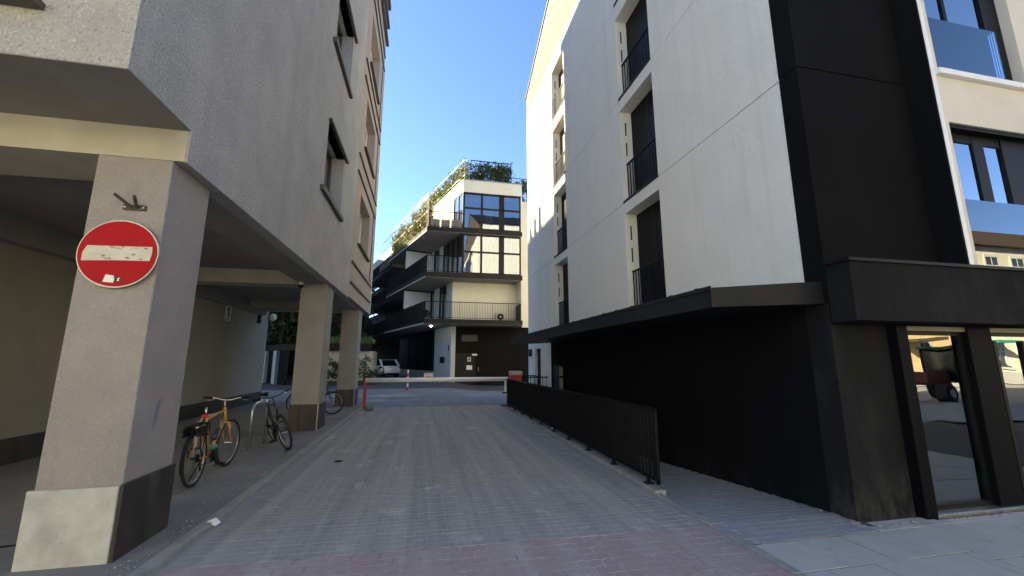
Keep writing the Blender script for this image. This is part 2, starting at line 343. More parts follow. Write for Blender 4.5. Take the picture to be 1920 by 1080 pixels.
b.face([(-14, 15.9, 0.044), (-2.3, 15.9, 0.044), (-2.3, 18.0, 0.075), (-14, 18.0, 0.075)])
struct(b.build('arcade_floor', M_CONC))

def paver_mesh(lx, ly, m, name, wave=0.0, ch=0.0022, t=0.05):
    """one block, top at z=0, chamfered; wave zigzags its long sides"""
    def outline(ins):
        hx, hy = lx / 2 - ins, ly / 2 - ins
        if not wave: return [(-hx, -hy), (hx, -hy), (hx, hy), (-hx, hy)]
        n = 4; st = [-lx / 2 + lx * k / n for k in range(n + 1)]
        zig = [wave if k % 2 else -wave for k in range(n + 1)]
        lo = [(max(-hx, min(hx, a)), -hy + zz) for a, zz in zip(st, zig)]; hi = [(max(-hx, min(hx, a)), hy + zz) for a, zz in zip(st, zig)]
        return lo + hi[::-1]
    b = MB(); o1, o2 = outline(0.0), outline(ch); n = len(o1)
    B = [b.bm.verts.new((x, y, -t)) for x, y in o1]; E = [b.bm.verts.new((x, y, -ch * 0.7)) for x, y in o1]; T = [b.bm.verts.new((x, y, 0)) for x, y in o2]
    b.bm.faces.new(T)
    for i in range(n):
        k = (i + 1) % n
        b.bm.faces.new([E[i], E[k], T[k], T[i]]); b.bm.faces.new([B[i], B[k], E[k], E[i]])
    return b.mesh(name, m)
def lay(parent, mesh, spots, name, near):
    """near spots become single paver objects, the others one joined part"""
    far = []
    for k, (x, y, z, rz, tx, ty) in enumerate(spots):
        mt = Matrix.Translation((x, y, z)) @ Matrix.Rotation(rz, 4, 'Z') @ Matrix.Rotation(tx, 4, 'X') @ Matrix.Rotation(ty, 4, 'Y')
        if k in near:
            o = bpy.data.objects.new(name, mesh); C.objects.link(o); o.parent = parent
            o.matrix_local = Matrix.Translation(-wloc(parent)) @ mt
        else: far.append(mt)
    if far:
        V, F = [], []; base = [v.co.copy() for v in mesh.vertices]; pol = [tuple(p.vertices) for p in mesh.polygons]; nv = len(base)
        w0 = wloc(parent)
        for q, mt in enumerate(far):
            V.extend((mt @ v - w0) for v in base); F.extend(tuple(i + q * nv for i in p) for p in pol)
        me = bpy.data.meshes.new(name + '_field'); me.from_pydata(V, [], F); me.materials.append(mesh.materials[0])
        o = bpy.data.objects.new(name + '_field', me); C.objects.link(o); o.parent = parent; o['kind'] = 'stuff'
rr = random.Random(3)
def jit(a=0.0015): return rr.uniform(-a, a)
drv = MB(); drv.box(-2.03, 2.90, -1.5, 16.0, -0.3, -0.0028); drv = struct(drv.build('driveway', M_JOINT))
LX, LY, GAP = 4.93 / 24.5, 0.1, 0.0065
def rows(n0, lx, ly, y0, step, stop, tilt):
    full, half = [], []; y = y0; row = 0
    while (y < stop) if step > 0 else (y > stop):
        x = -2.03
        seq = [1] * n0 + [0] if row % 2 else [0] + [1] * n0
        for q in seq:
            wd = lx if q else lx / 2; xc = x + wd / 2; x += wd
            sk = -0.03 * (xc - 0.4) * (max(0, 1 - (y - 4.06) / 3) if step > 0 else 1)
            (full if q else half).append((xc + jit(.001), y + sk + jit(), jit(0.0012), R(rr.uniform(-.4, .4) + tilt), jit(.005), jit(.005)))
        y += step; row += 1
    return full, half
gs, gh = rows(24, LX, LY, 4.06 + LY / 2, LY, 15.95, 0)
lay(drv, paver_mesh(LX - GAP, LY - GAP, M_PAVER, 'paver'), gs, 'paver', set(range(0, 144)))
lay(drv, paver_mesh(LX / 2 - GAP, LY - GAP, M_PAVER, 'half_paver'), gh, 'half_paver', set())
RX, RY = 4.93 / 21.5, 0.1125
rs, rh = rows(21, RX, RY, 4.06 - RY / 2 - 0.012, -RY, -1.4, -1.0)
lay(drv, paver_mesh(RX - 0.0075, RY - 0.0075, M_RED, 'red_paver', wave=0.010), rs, 'red_paver', set(range(0, 147)))
lay(drv, paver_mesh(RX / 2 - 0.0075, RY - 0.0075, M_RED, 'half_paver'), rh, 'half_paver', set())
# kerbs
kl = struct(MB().box(-2.14, -2.03, -1.4, 16.0, -0.3, -0.02).build('left_kerb', M_JOINT))
for k in range(17):
    bx('kerb_stone', M_KERB, -2.138, -2.032, -1.0 + k + 0.004, -1.0 + k + 0.996, -0.25, 0.055 + rr.uniform(-.004, .004), kl, 0.008)
kr = struct(MB().box(2.90, 3.06, -1.4, 15.0, -0.9, -0.03).build('right_kerb', M_JOINT))
for k in range(16):
    wide = 3.058 if k >= 6 else 2.985
    bx('kerb_stone', M_KERB, 2.902, wide, -1.0 + k + 0.004, -1.0 + k + 0.996, -0.28, 0.012 + (0.035 if k >= 6 else 0) + rr.uniform(-.003, .003), kr, 0.007)
# ramp walkway that sinks behind the railing
SLOPE = -0.068
def rz_(y): return 0.0 if y < 4.0 else (y - 4.0) * SLOPE
b = MB()
for a, c in ((3.55, 4.0), (4.0, 14.4)):
    b.face([(2.99, a, rz_(a) - 0.006), (4.49, a, rz_(a) - 0.006), (4.49, c, rz_(c) - 0.006), (2.99, c, rz_(c) - 0.006)])
b.face([(3.06, 14.4, -0.75), (4.49, 14.4, -0.75), (4.49, 14.4, 0.05), (3.06, 14.4, 0.05)])
rmp = struct(b.build('ramp_walkway', M_JOINT))
sp = []; row = 0; y = 3.60
while y < 14.3:
    x = 3.06 + (0.05 if row % 2 else -0.05)
    while x < 4.44:
        if x > 3.0 + (0.1 if y > 5 else 0.02): sp.append((x + 0.0, y + jit(), rz_(y) + jit(0.001), R(rr.uniform(-.5, .5)), SLOPE if y > 4 else 0, jit(.006)))
        x += 0.2
    y += 0.1; row += 1
lay(rmp, paver_mesh(0.1955, 0.0955, M_RAMP, 'paver'), sp, 'paver', set(range(0, 190)))
# sidewalk slabs
sw = struct(MB().box(2.99, 14, -1.4, 3.53, -0.3, -0.0045).build('sidewalk', mat('dark_joint', (0.06, 0.06, 0.06), 0.95)))
MB().box(4.46, 14, 3.531, 3.80, -0.3, -0.006).build('bed', MATS['dark_joint'], sw)
for (xs, xe, ytop, wd, offs) in ((2.992, 4.79, 3.53, 0.478, (0, .24, 0, .24, 0)), (4.79, 9.3, 3.53, 0.56, (0, .28, .1, .3, 0))):
    yt = ytop
    for r_, off in enumerate(offs):
        dy = 0.508 if xs < 4 or r_ else 0.66
        x = xs - off
        while x < xe - 0.02:
            xa, xb = max(x, xs), min(x + wd, xe)
            if xb - xa > 0.03: bx('slab', M_SLAB, xa + 0.006, xb - 0.006, yt - dy + 0.006, yt - 0.006, -0.06, jit(0.002), sw, 0.0018)
            x += wd
        yt -= dy
for r_, yy in enumerate((3.585, 3.69)):
    x = 4.46 + 0.1 * r_
    while x < 8:
        if not (r_ == 1 and x > 5.2): bx('slab', M_SLAB, x + .003, x + .197, yy - 0.049, yy + 0.049, -0.05, jit(0.0015), sw, 0.004)
        x += 0.2
for yy in (3.5, ): pass

# ------------------------------------------------------------------ left building (over the arcade)
LB = thing('corner_building', 'grey stucco corner building on square pillars over an arcade left of the driveway', 'building', (-8, 10, 0))
LX_ = -2.32; YF, YE = 3.36, 17.9; ZT = 18.5
wins = [(9.2, 11.05, 5.42, 7.05), (9.2, 11.05, 9.05, 10.85), (9.2, 11.05, 12.6, 14.4), (14.0, 16.4, 5.55, 7.3), (14.0, 16.4, 9.05, 10.9), (14.0, 16.4, 12.4, 14.4)]
wall_grid(YF, 13.05, 3.88, ZT, [w_ for w_ in wins if w_[0] < 13], lambda u, v, d: (LX_ - d, u, v), 0.42).build('side_wall', M_PLASTER, LB)
wall_grid(13.05, YE, 3.6, ZT, [w_ for w_ in wins if w_[0] > 13], lambda u, v, d: (LX_ - d, u, v), 0.42).build('far_wall_panel', M_PANEL, LB)
bx('corner_strip', mat('pale_strip', (0.55, 0.53, 0.5), 0.8), LX_ - 0.1, LX_ + 0.03, YE - 0.02, YE + 0.12, 3.6, 15.2, LB)
bx('end_wall', M_PLASTER, -14, LX_ - 0.1, YE - 0.3, YE, 3.6, ZT, LB)
fw = [(-4.6, -2.95, 4.33, 6.1)]
wall_grid(-14, LX_ - 0.42, 3.88, ZT, fw, lambda u, v, d: (u, YF + d, v), 0.4).build('front_wall', M_PLASTER, LB)
bx('window_ledge', M_MOULD, -4.7, -2.92, YF - 0.10, YF + 0.2, 4.27, 4.325, LB)
bx('roof', M_MOULD, -14.2, LX_ + 0.12, YF - 0.2, YE + 0.2, ZT, ZT + 0.25, LB)
for z in (16.45, 17.4):
    bx('cornice', M_MOULD, LX_, LX_ + 0.13, 12.9, YE + 0.14, z, z + 0.12, LB)
for z in (4.02, 4.68, 7.72, 8.32, 11.2, 11.85, 14.9, 15.6):
    y0 = 13.1 if z in (4.02, 4.68, 7.72, 8.32) else 13.15
    bx('moulding', M_MOULD, LX_, LX_ + 0.055, y0, YE - 0.1, z, z + 0.055, LB, 0.006)
for z in (4.02, 4.68, 7.72, 8.32, 11.2, 11.85):
    pass
for (y0, y1, z0, z1) in wins:
    near = y0 < 13
    wn = MB()
    X = LX_ - 0.34
    for (a, c, d, e) in ((y0, y1, z0, z0 + .07), (y0, y1, z1 - .07, z1), (y0, y0 + .07, z0 + .07, z1 - .07), (y1 - .07, y1, z0 + .07, z1 - .07), ((y0 + y1) / 2 - .04, (y0 + y1) / 2 + .04, z0 + .07, z1 - .07)):
        wn.box(X - 0.05, X + 0.03, a, c, d, e)
    f = wn.build('window_frame', M_WMETAL if not near else M_MOULD, LB)
    MB().box(X - 0.03, X - 0.012, y0 + .06, y1 - .06, z0 + .06, z1 - .06).build('pane', M_GLASS, f)
    if near:
        bx('window_sill', M_MOULD, LX_ - 0.3, LX_ + 0.09, y0 - 0.28, y1 + 0.04, z0 - 0.13, z0 - 0.02, LB, 0.006)
        bx('sill_strip', M_GALV, LX_ - 0.2, LX_ + 0.045, y0 - 0.02, y1 + 0.06, z0 - 0.02, z0 + 0.055, LB, 0.006)
        bx('window_hood', M_MOULD, LX_ - 0.2, LX_ + 0.08, y0 - 0.05, y1 + 0.24, z1, z1 + 0.07, LB, 0.006)
    else:
        bx('window_sill', M_MOULD, LX_ - 0.3, LX_ + 0.10, y0 - 0.06, y1 + 0.06, z0 - 0.075, z0 - 0.01, LB, 0.006)
        bx('panel_edge', M_MOULD, LX_, LX_ + 0.03, 17.25, 17.3, z0 - 0.7, z1 + 0.4, LB)
# rooms behind the glass
bx('dark_room', M_DARKIN, -6, LX_ - 0.85, YF + 0.6, YE - 0.5, 4.1, ZT - 0.2, LB)
# soffits and beams
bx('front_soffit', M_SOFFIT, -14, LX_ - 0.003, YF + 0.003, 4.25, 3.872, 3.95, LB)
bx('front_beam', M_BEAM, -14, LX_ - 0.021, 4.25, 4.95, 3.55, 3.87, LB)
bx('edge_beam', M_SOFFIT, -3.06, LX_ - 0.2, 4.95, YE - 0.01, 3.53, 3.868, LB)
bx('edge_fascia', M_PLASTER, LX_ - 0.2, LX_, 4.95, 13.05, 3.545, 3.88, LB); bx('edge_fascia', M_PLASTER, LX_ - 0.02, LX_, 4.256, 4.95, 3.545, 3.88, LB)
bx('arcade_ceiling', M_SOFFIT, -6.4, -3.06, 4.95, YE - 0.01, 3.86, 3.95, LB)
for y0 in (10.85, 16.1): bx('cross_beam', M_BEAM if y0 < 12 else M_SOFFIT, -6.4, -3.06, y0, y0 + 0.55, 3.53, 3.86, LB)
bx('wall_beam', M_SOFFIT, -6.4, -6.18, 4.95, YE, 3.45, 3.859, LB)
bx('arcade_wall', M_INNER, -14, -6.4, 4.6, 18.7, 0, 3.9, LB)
for k in range(12):
    y0 = 4.6 + k * 1.18
    bx('skirting_stone', M_DSTONE, -6.4, -6.37, y0 + .003, min(y0 + 1.177, 18.7), 0.03, 0.45 + 0, LB, 0.003)
# pillars
for n, (py, dep) in enumerate(((4.25, 0.70), (10.8, 0.72), (16.05, 0.74))):
    p = bx('pillar', M_PILLAR, -3.04, -2.43, py, py + dep, 0.0, 3.55, LB, 0.008)
    zt = 0.64
    if n == 0:
        bx('base_stone', M_LSTONE, -3.065, -2.437, py - 0.035, py - 0.002, 0.0, 0.625, p, 0.006).__setitem__('label', 'pale worn bare base slab missing its dark facing')
        bx('base_stone', M_DSTONE, -2.43, -2.405, py - 0.025, py + dep + 0.02, 0.0, 0.64, p, 0.004)
    else:
        xm = -2.83 if n == 1 else -2.74
        bx('base_stone', M_DSTONE, -3.065, xm - .003, py - 0.025, py - 0.001, 0.0, zt, p, 0.003)
        bx('base_stone', M_DSTONE, xm + .003, -2.435, py - 0.025, py - 0.001, 0.0, zt, p, 0.003)
        bx('corner_joint', M_GROUT, -2.434, -2.414, py - 0.026, py - 0.004, 0.0, zt, p)
        bx('base_stone', M_DSTONE, -2.43, -2.406, py - 0.003, py + dep + 0.02, 0.0, zt, p, 0.003)
    if n == 0:
        MB().extrude([(-2.4285, py + .30, 1.02), (-2.4285, py + .34, 1.16), (-2.4285, py + .36, 1.30), (-2.4285, py + .31, 1.28), (-2.4285, py + .28, 1.12)][::-1], (0.0015, 0, 0)).build('scuff', M_SCUFF, p)

# no-entry sign, bracket, number sign
SG = thing('no_entry_sign', 'round red no entry sign with a worn white bar, fixed to the front pillar', 'road sign', (-2.72, 4.2, 2.60))
def disc(c, r, y0, y1, n=56):
    return MB().extrude([(c[0] + r * math.cos(2 * math.pi * k / n), y0, c[1] + r * math.sin(2 * math.pi * k / n)) for k in range(n)], (0, y1 - y0, 0))
disc((-2.72, 2.60), 0.312, 4.205, 4.222).build('rim', M_ALU, SG)
disc((-2.72, 2.60), 0.300, 4.198, 4.2055).build('disc', M_SIGNRED, SG)
MB().extrude([(-2.72 + x, 4.196, 2.60 + z) for x, z in [(-.262, -.078), (-.05, -.066), (.255, -.058), (.266, .01), (.262, .072), (.0, .066), (-.235, .062), (-.262, .0)]], (0, 0.0018, 0)).build('white_bar', M_SIGNBAR, SG)
MB().extrude([(-2.72 + x, 4.1955, 2.60 + z) for x, z in [(-.075, -.262), (.005, -.268), (.01, -.238), (.002, -.205), (-.06, -.195)]], (0, 0.002, 0)).build('torn_sticker', M_SIGNW, SG)
st = MB()
st.extrude([(-2.72 + x, 4.1955, 2.60 + z) for x, z in [(.012, -.258), (.055, -.262), (.06, -.215), (.015, -.212)]], (0, 0.0015, 0)); st.build('torn_sticker', M_INK, SG)
MB().extrude([(-2.72 + x, 4.1945, 2.60 + z) for x, z in [(.028, -.252), (.052, -.250), (.044, -.236), (.058, -.222), (.03, -.226), (.036, -.24)]], (0, 0.0012, 0)).build('torn_sticker', M_SIGNW, SG)
BK = thing('flag_bracket', 'small dark steel flag bracket with two sockets above the no entry sign', 'bracket', (-2.68, 4.23, 3.05))
bx('plate', M_RUST, -2.765, -2.585, 4.232, 4.249, 3.025, 3.075, BK, 0.002)
MB().cyl((-2.655, 4.235, 3.045), (-2.625, 4.13, 3.125), 0.014, 10).build('socket', M_RUST, BK)
MB().cyl((-2.69, 4.235, 3.045), (-2.775, 4.12, 3.13), 0.014, 10).build('socket', M_RUST, BK)
for x in (-2.75, -2.60): MB().cyl((x, 4.233, 3.05), (x, 4.227, 3.05), 0.007, 8).build('screw', M_GALV, BK)
NS = thing('number_sign', 'small pale plate bearing the number 1 on the arcade wall', 'sign', (-6.38, 15.05, 3.0))
bx('plate', mat('plate_cream', (0.55, 0.53, 0.46), 0.6), -6.395, -6.37, 14.86, 15.26, 3.02, 3.46, NS, 0.004)
b = MB(); b.box(-6.369, -6.365, 15.03, 15.10, 3.08, 3.40)
b.extrude([(-6.369, 15.03, 3.40), (-6.369, 14.95, 3.31), (-6.369, 14.98, 3.28), (-6.369, 15.03, 3.33)], (0.004, 0, 0)); b.build('numeral', M_INK, NS)
for z in (2.95, 3.50): bx('trim', mat('plate_cream', ()), -6.395, -6.36, 14.9, 15.22, z, z + 0.04, NS, 0.003)
WB = tag(bx('wall_box', M_DMETAL, -6.4, -6.33, 17.55, 17.75, 3.1, 3.42, None, 0.005), 'small dark box on the arcade wall near its far end', 'junction box')
b = MB(); b.blob((-6.25, 18.75, 3.45), 0.14, 0.14, 0.16); WL = tag(b.build('wall_lamp', mat('opal_glass', (0.6, 0.6, 0.56), 0.4), None, True), 'round opal globe lamp at the far end of the arcade wall', 'lamp')
DC = thing('dome_camera', 'small round dome camera under the beam beside the second pillar', 'camera', (-2.98, 10.55, 3.5))
MB().cyl((-2.98, 10.55, 3.53), (-2.98, 10.55, 3.46), 0.085, 18).build('base', M_GALV, DC)
MB().blob((-2.98, 10.55, 3.455), 0.068, 0.068, 0.07).build('dome', M_PLASTIC, DC, True)

# ------------------------------------------------------------------ right building
RB = thing('apartment_building', 'white rendered apartment block with black corner and narrow balconies right of the driveway', 'building', (9, 10, 0))
X0 = 4.49
ops = []
lev = [(2.70, 5.05), (5.34, 7.70), (8.02, 10.27), (10.72, 12.78)]
for (ya, yb_) in ((6.93, 8.40), (12.35, 13.72)):
    for (a, c) in lev: ops.append((ya, yb_, a, c))
bands = [(2.40, 5.31), (5.322, 7.985), (7.997, 10.66), (10.672, 13.42)]
for (a, c) in bands:
    hs = [(h[0], h[1], max(h[2], a - 1), min(h[3], c + 1)) for h in ops if h[2] < c and h[3] > a]
    wall_grid(4.02, 17.65, a, c, hs, lambda u, v, d: (X0 + d, u, v), 0.31).build('wall_panel', M_WHITE, RB)
b = MB()
for a in (5.31, 7.985, 10.66): b.box(X0 + 0.012, X0 + 0.3, 4.03, 6.925, a - 0.001, a + 0.013); b.box(X0 + 0.012, X0 + 0.3, 8.405, 12.345, a - 0.001, a + 0.013); b.box(X0 + 0.012, X0 + 0.3, 13.725, 17.64, a - 0.001, a + 0.013)
b.build('wall_joint', M_GAP, RB)
# brown gable storey
b = MB(); b.extrude([(X0 - 0.012, 4.02, 13.425), (X0 - 0.012, 17.65, 13.425), (X0 - 0.012, 17.65, 14.45), (X0 - 0.012, 10.7, 17.65), (X0 - 0.012, 4.02, 14.55)], (0.3, 0, 0)); b.build('gable_cladding', M_BROWN, RB)
b = MB()
for (ya, za, yb_, zb) in ((17.75, 14.43, 10.7, 17.68), (10.7, 17.68, 3.9, 14.5)):
    b.extrude([(X0 - 0.05, ya, za), (X0 - 0.05, yb_, zb), (X0 - 0.05, yb_, zb + .09), (X0 - 0.05, ya, za + .09)], (9.5, 0, 0))
b.build('roof', M_DMETAL, RB)
wall_grid(X0 + 0.31, 14, -0.3, 14.45, [], lambda u, v, d: (u, 17.65 - d, v), 0.3).build('end_wall', M_WHITE, RB)
b = MB(); b.extrude([(13.7, 4.02, 0), (13.7, 17.3, 0), (13.7, 17.3, 14.4), (13.7, 10.7, 17.5), (13.7, 4.02, 14.4)], (0.2, 0, 0)); b.build('far_side_wall', M_WHITE, RB)
# balcony niches
M_NSUNLIT = mat('sunlit_door_tone', (0.20, 0.115, 0.05), 0.6, c2=(0.15, 0.085, 0.038), nscale=3, stretch=(1, 6, .5))  # niche door tone with the warm sunlight painted into its brown
M_DOORG = glass_mat('door_glass', (0.10, 0.11, 0.11), 0.10)
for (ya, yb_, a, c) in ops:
    bx('niche_door', M_DMETAL if ya < 10 or a < 7 else M_NSUNLIT, X0 + 0.325, X0 + 0.37, ya - 0.05, yb_ + 0.05, a - 0.02, c + 0.02, RB)  # far upper doors take the painted sunlit tone, all others the dark one
    d = MB()
    for (p, q, r, s_) in ((ya + .02, ya + .09, a + .05, c - .06), ((ya + yb_) / 2 - .04, (ya + yb_) / 2 + .04, a + .05, c - .06), (yb_ - .09, yb_ - .02, a + .05, c - .06)): d.box(X0 + 0.318, X0 + 0.3245, p, q, r, s_)
    d.build('door_frame', M_PLASTIC, RB)
    bx('balcony_edge', M_DMETAL, X0 - 0.02, X0 + 0.31, ya - 0.0, yb_ + 0.0, a - 0.03, a + 0.025, RB, 0.004)
    rl = MB(); xr = X0 + 0.13; zt = a + 0.97
    rl.beam((xr, ya + .01, zt), (xr, yb_ - .01, zt), 0.045, 0.03); rl.beam((xr, ya + .01, a + .10), (xr, yb_ - .01, a + .10), 0.03, 0.025)
    n = 13
    for k in range(n):
        yy = ya + .03 + (yb_ - ya - .06) * k / (n - 1); rl.box(xr - .008, xr + .008, yy - .014, yy + .014, a + .112, zt - .015)
    rl.build('balcony_railing', M_DMETAL, RB)
    for zz in (c - 0.42, c - 0.95): bx('vent_slot', M_GAP, X0 + 0.13, X0 + 0.165, yb_ - 0.004, yb_ + 0.02, zz - 0.2, zz + 0.14, RB)
# black corner
bx('corner_panel', M_BLACK, X0 - 0.004, 6.25, 3.75, 4.02, 2.3, 5.325, RB)
bx('corner_panel', M_BLACK, X0 - 0.004, 6.25, 3.75, 4.02, 5.34, 14.5, RB)
bx('panel_joint', M_GAP, X0 + 0.01, 6.24, 3.765, 4.015, 5.32, 5.345, RB)
MB().extrude([(X0, 4.06, -0.05), (X0, 14.35, -0.95), (X0, 14.35, 2.40), (X0, 4.06, 2.40)], (0.3, 0, 0)).build('lower_wall', M_BLACK, RB)
bx('lower_corner', M_BLACKD, X0 - 0.002, 5.27, 3.77, 4.06, -0.1, 2.35, RB)
pale = wall_grid(14.35, 17.65, -0.3, 2.40, [(15.7, 16.6, -0.3, 2.15)], lambda u, v, d: (X0 + d, u, v), 0.3).build('lower_wall', M_WHITE, RB); pale['label'] = 'pale lower wall past the canopy'
bx('door', M_DMETAL, X0 + 0.12, X0 + 0.17, 15.7, 16.6, 0, 2.15, RB)
bx('meter_box', M_DMETAL, X0 - 0.06, X0 - 0.001, 17.05, 17.4, 1.85, 2.15, RB, 0.005)
dd = bx('door', M_DMETAL, X0 - 0.012, X0 - 0.001, 13.15, 14.05, -0.8, 1.50, RB); 
bx('standpipe', mat('grey_pipe', (0.22, 0.22, 0.2), 0.6), X0 - 0.12, X0 - 0.02, 13.0, 13.12, -0.8, 1.45, RB, 0.01)
bx('pipe_band', M_DMETAL, X0 - 0.125, X0 - 0.015, 12.995, 13.125, 1.10, 1.17, RB)
# canopy
cn = MB()
pf = lambda y: [(3.0, y, 2.22), (X0 - 0.01, y, 2.30), (X0 - 0.01, y, 2.56), (3.0, y, 2.43)]
cn.extrude(pf(3.80), (0, 10.55, 0)); cn = cn.build('canopy', M_SEAMROOF, RB)
for k in range(21):
    y = 4.05 + k * 0.5
    MB().beam((2.995, y, 2.445), (X0 - 0.02, y, 2.575), 0.03, 0.035).build('standing_seam', M_SEAMROOF, cn)
bx('edge_trim', M_SEAMROOF, 2.985, 2.999, 3.79, 14.36, 2.405, 2.45, cn)
# fascia over the shop
fs = MB().box(X0, 12, 3.47, 3.745, 2.08, 2.73).build('shop_fascia', M_BLACKD, RB)
bx('cap_strip', M_DMETAL, X0 - 0.03, 12, 3.44, 3.75, 2.73, 2.765, fs)
bx('soffit_strip', M_BLACK, X0 + 0.02, 12, 3.745, 4.02, 2.055, 2.10, fs)
# shopfront
bx('door_post', M_BLACKF, 5.27, 5.43, 3.66, 3.95, -0.02, 2.055, RB, 0.006)
bx('door_post', M_BLACKF, 6.42, 6.80, 3.70, 3.95, -0.02, 2.055, RB, 0.006)
bx('door_post', M_BLACKF, 8.3, 8.5, 3.70, 3.95, -0.02, 2.055, RB, 0.006)
bx('threshold', M_GALV, 5.43, 9, 3.66, 3.95, -0.02, 0.035, RB, 0.004)
bx('head_rail', mat('bronze_rail', (0.10, 0.085, 0.07), 0.4), 5.43, 9, 3.72, 3.8, 2.0, 2.055, RB)
for (xa, xb) in ((5.43, 6.42), (6.80, 8.3)):
    sf = MB()
    for (p, q, r, s_) in ((xa, xa + .045, .035, 2.0), (xb - .045, xb, .035, 2.0), (xa + .045, xb - .045, .035, .085), (xa + .045, xb - .045, 1.955, 2.0)): sf.box(p, q, 3.765, 3.825, r, s_)
    if xa > 6: 
        for (p, q, r, s_) in ((xa + .12, xa + .17, .12, 1.9), (xa + .62, xa + .78, .12, 1.9)): sf.box(p, q, 3.76, 3.83, r, s_)
    sf = sf.build('shop_window', M_DMETAL, RB)
    bx('pane', M_SHOPG, xa + .03, xb - .03, 3.79, 3.80, .05, 1.99, sf)
# shop interior
b = MB(); b.face([(5.0, 4.3, 0.03), (9.5, 4.3, .03), (9.5, 9, .03), (5.0, 9, .03)]); b.face([(5.0, 9, 0), (9.5, 9, 0), (9.5, 9, 3), (5.0, 9, 3)]); b.face([(5, 4.1, 0), (5, 9, 0), (5, 9, 3), (5, 4.1, 3)]); b.face([(9.5, 4.1, 0), (9.5, 9, 0), (9.5, 9, 3), (9.5, 4.1, 3)]); b.face([(5, 3.96, 2.4), (9.5, 3.96, 2.4), (9.5, 9, 2.4), (5, 9, 2.4)])
b.face([(5.43, 3.83, .032), (9.5, 3.83, .032), (9.5, 4.3, .032), (5.43, 4.3, .032)])
b.build('shop_interior', mat('shop_inside', (0.09, 0.095, 0.09), 0.8), RB)
# bay with large windows over the shop
wb = [(6.40, 8.9, 2.77, 4.64), (6.40, 8.02, 5.37, 7.25), (6.40, 8.02, 8.05, 9.95), (6.40, 8.02, 10.75, 12.6)]
wall_grid(6.33, 12, 2.768, 14.3, wb, lambda u, v, d: (u, 3.47 + d, v), 0.25).build('bay_wall', mat('bay_render', (0.66, 0.625, 0.57), 0.95, c2=(0.60, 0.57, 0.52), nscale=1.5, bscale=60, bstr=0.4, spec=0.2), RB)
bx('bay_side', M_BLACK, 6.235, 6.262, 3.468, 3.749, 2.768, 14.3, RB)
bx('bay_edge_strip', M_WMETAL, 6.262, 6.33, 3.462, 3.56, 2.768, 14.3, RB)
for q, (xa, xb, a, c) in enumerate(wb):
    fr = MB()
    m0, m1, x3 = (6.97, 7.16, 7.48) if q == 0 else (6.95, 7.01, 7.70)
    x2 = m0
    fr.box(xa, xa + .05, 3.50, 3.70, a, c); fr.box(xa + .05, xb, 3.50, 3.70, c - .05, c); fr.box(xa + .05, xb, 3.58, 3.70, a, a + .05)
    fr.box(m0, m1, 3.595, 3.70, a + .05, c - .05); fr.box(xa + .05, m0, 3.60, 3.70, c - .17, c - .05); fr.box(m1, x3, 3.60, 3.70, c - .17, c - .05)
    fr.box(x3, xb, 3.585, 3.70, a + .05, c - .05)
    fr = fr.build('bay_window', M_DMETAL, RB)
    bx('pane', M_GLASS, xa + .05, m0, 3.615, 3.625, a + .05, c - .17, fr); bx('pane', M_GLASS, m1, x3, 3.615, 3.625, a + .05, c - .17, fr)
    bx('glass_balustrade', M_CLEAR, xa + .055, x3 + .02 if q else xb, 3.515, 3.527, a + .02, a + .86, fr)
    if q:
        bx('bay_sill', M_WMETAL, 6.33, 8.9, 3.41, 3.55, a - .08, a - .0, RB, 0.004)
    cu = MB(); 
    for (cx0, cx1, mm) in ((m1 + .2, x3 + .05, 0),):
        n = 24; 
        for k in range(n):
            u0, u1 = cx0 + (cx1 - cx0) * k / n, cx0 + (cx1 - cx0) * (k + 1) / n
            f_ = lambda u: 3.95 + 0.03 * math.sin(u * 70)
            cu.face([(u0, f_(u0), a), (u1, f_(u1), a), (u1, f_(u1), c), (u0, f_(u0), c)])
    cu.build('curtain', M_CURT if q % 2 else M_CURTG, fr)
    bx('dark_room', M_DARKIN, xa - .1, xb + .1, 4.3, 4.4, a - .1, c + .1, RB)
# ------------------------------------------------------------------ guard railing
GR = thing('guard_railing', 'long black steel guard railing of close vertical bars between driveway and ramp', 'railing', (3.0, 10, 0))
MB().beam((3.0, 5.06, 1.02), (3.0, 14.92, 1.02), 0.05, 0.025).build('top_rail', M_DMETAL, GR)
MB().beam((3.0, 5.06, 0.135), (3.0, 14.92, 0.135), 0.05, 0.025).build('bottom_rail', M_DMETAL, GR)
bx('end_post', M_DMETAL, 2.98, 3.02, 5.06, 5.10, 0.09, 1.03, GR); bx('end_post', M_DMETAL, 2.98, 3.02, 14.88, 14.92, 0.09, 1.03, GR)
mbar = MB().box(-0.022, 0.022, -0.006, 0.006, 0.15, 1.005).mesh('bar', M_DMETAL)
for k in range(100):
    o = bpy.data.objects.new('bar', mbar); C.objects.link(o); o.parent = GR; o.location = (0, 5.17 + k * 0.097 - 10, 0)
for k in range(10):
    y = 5.32 + k * 1.04
    f = MB().box(2.98, 3.02, y - .02, y + .02, 0.05, 0.125).build('foot', M_DMETAL, GR)
    bx('base_plate', M_DMETAL, 2.945, 3.055, y - .06, y + .06, 0.046, 0.056, f)

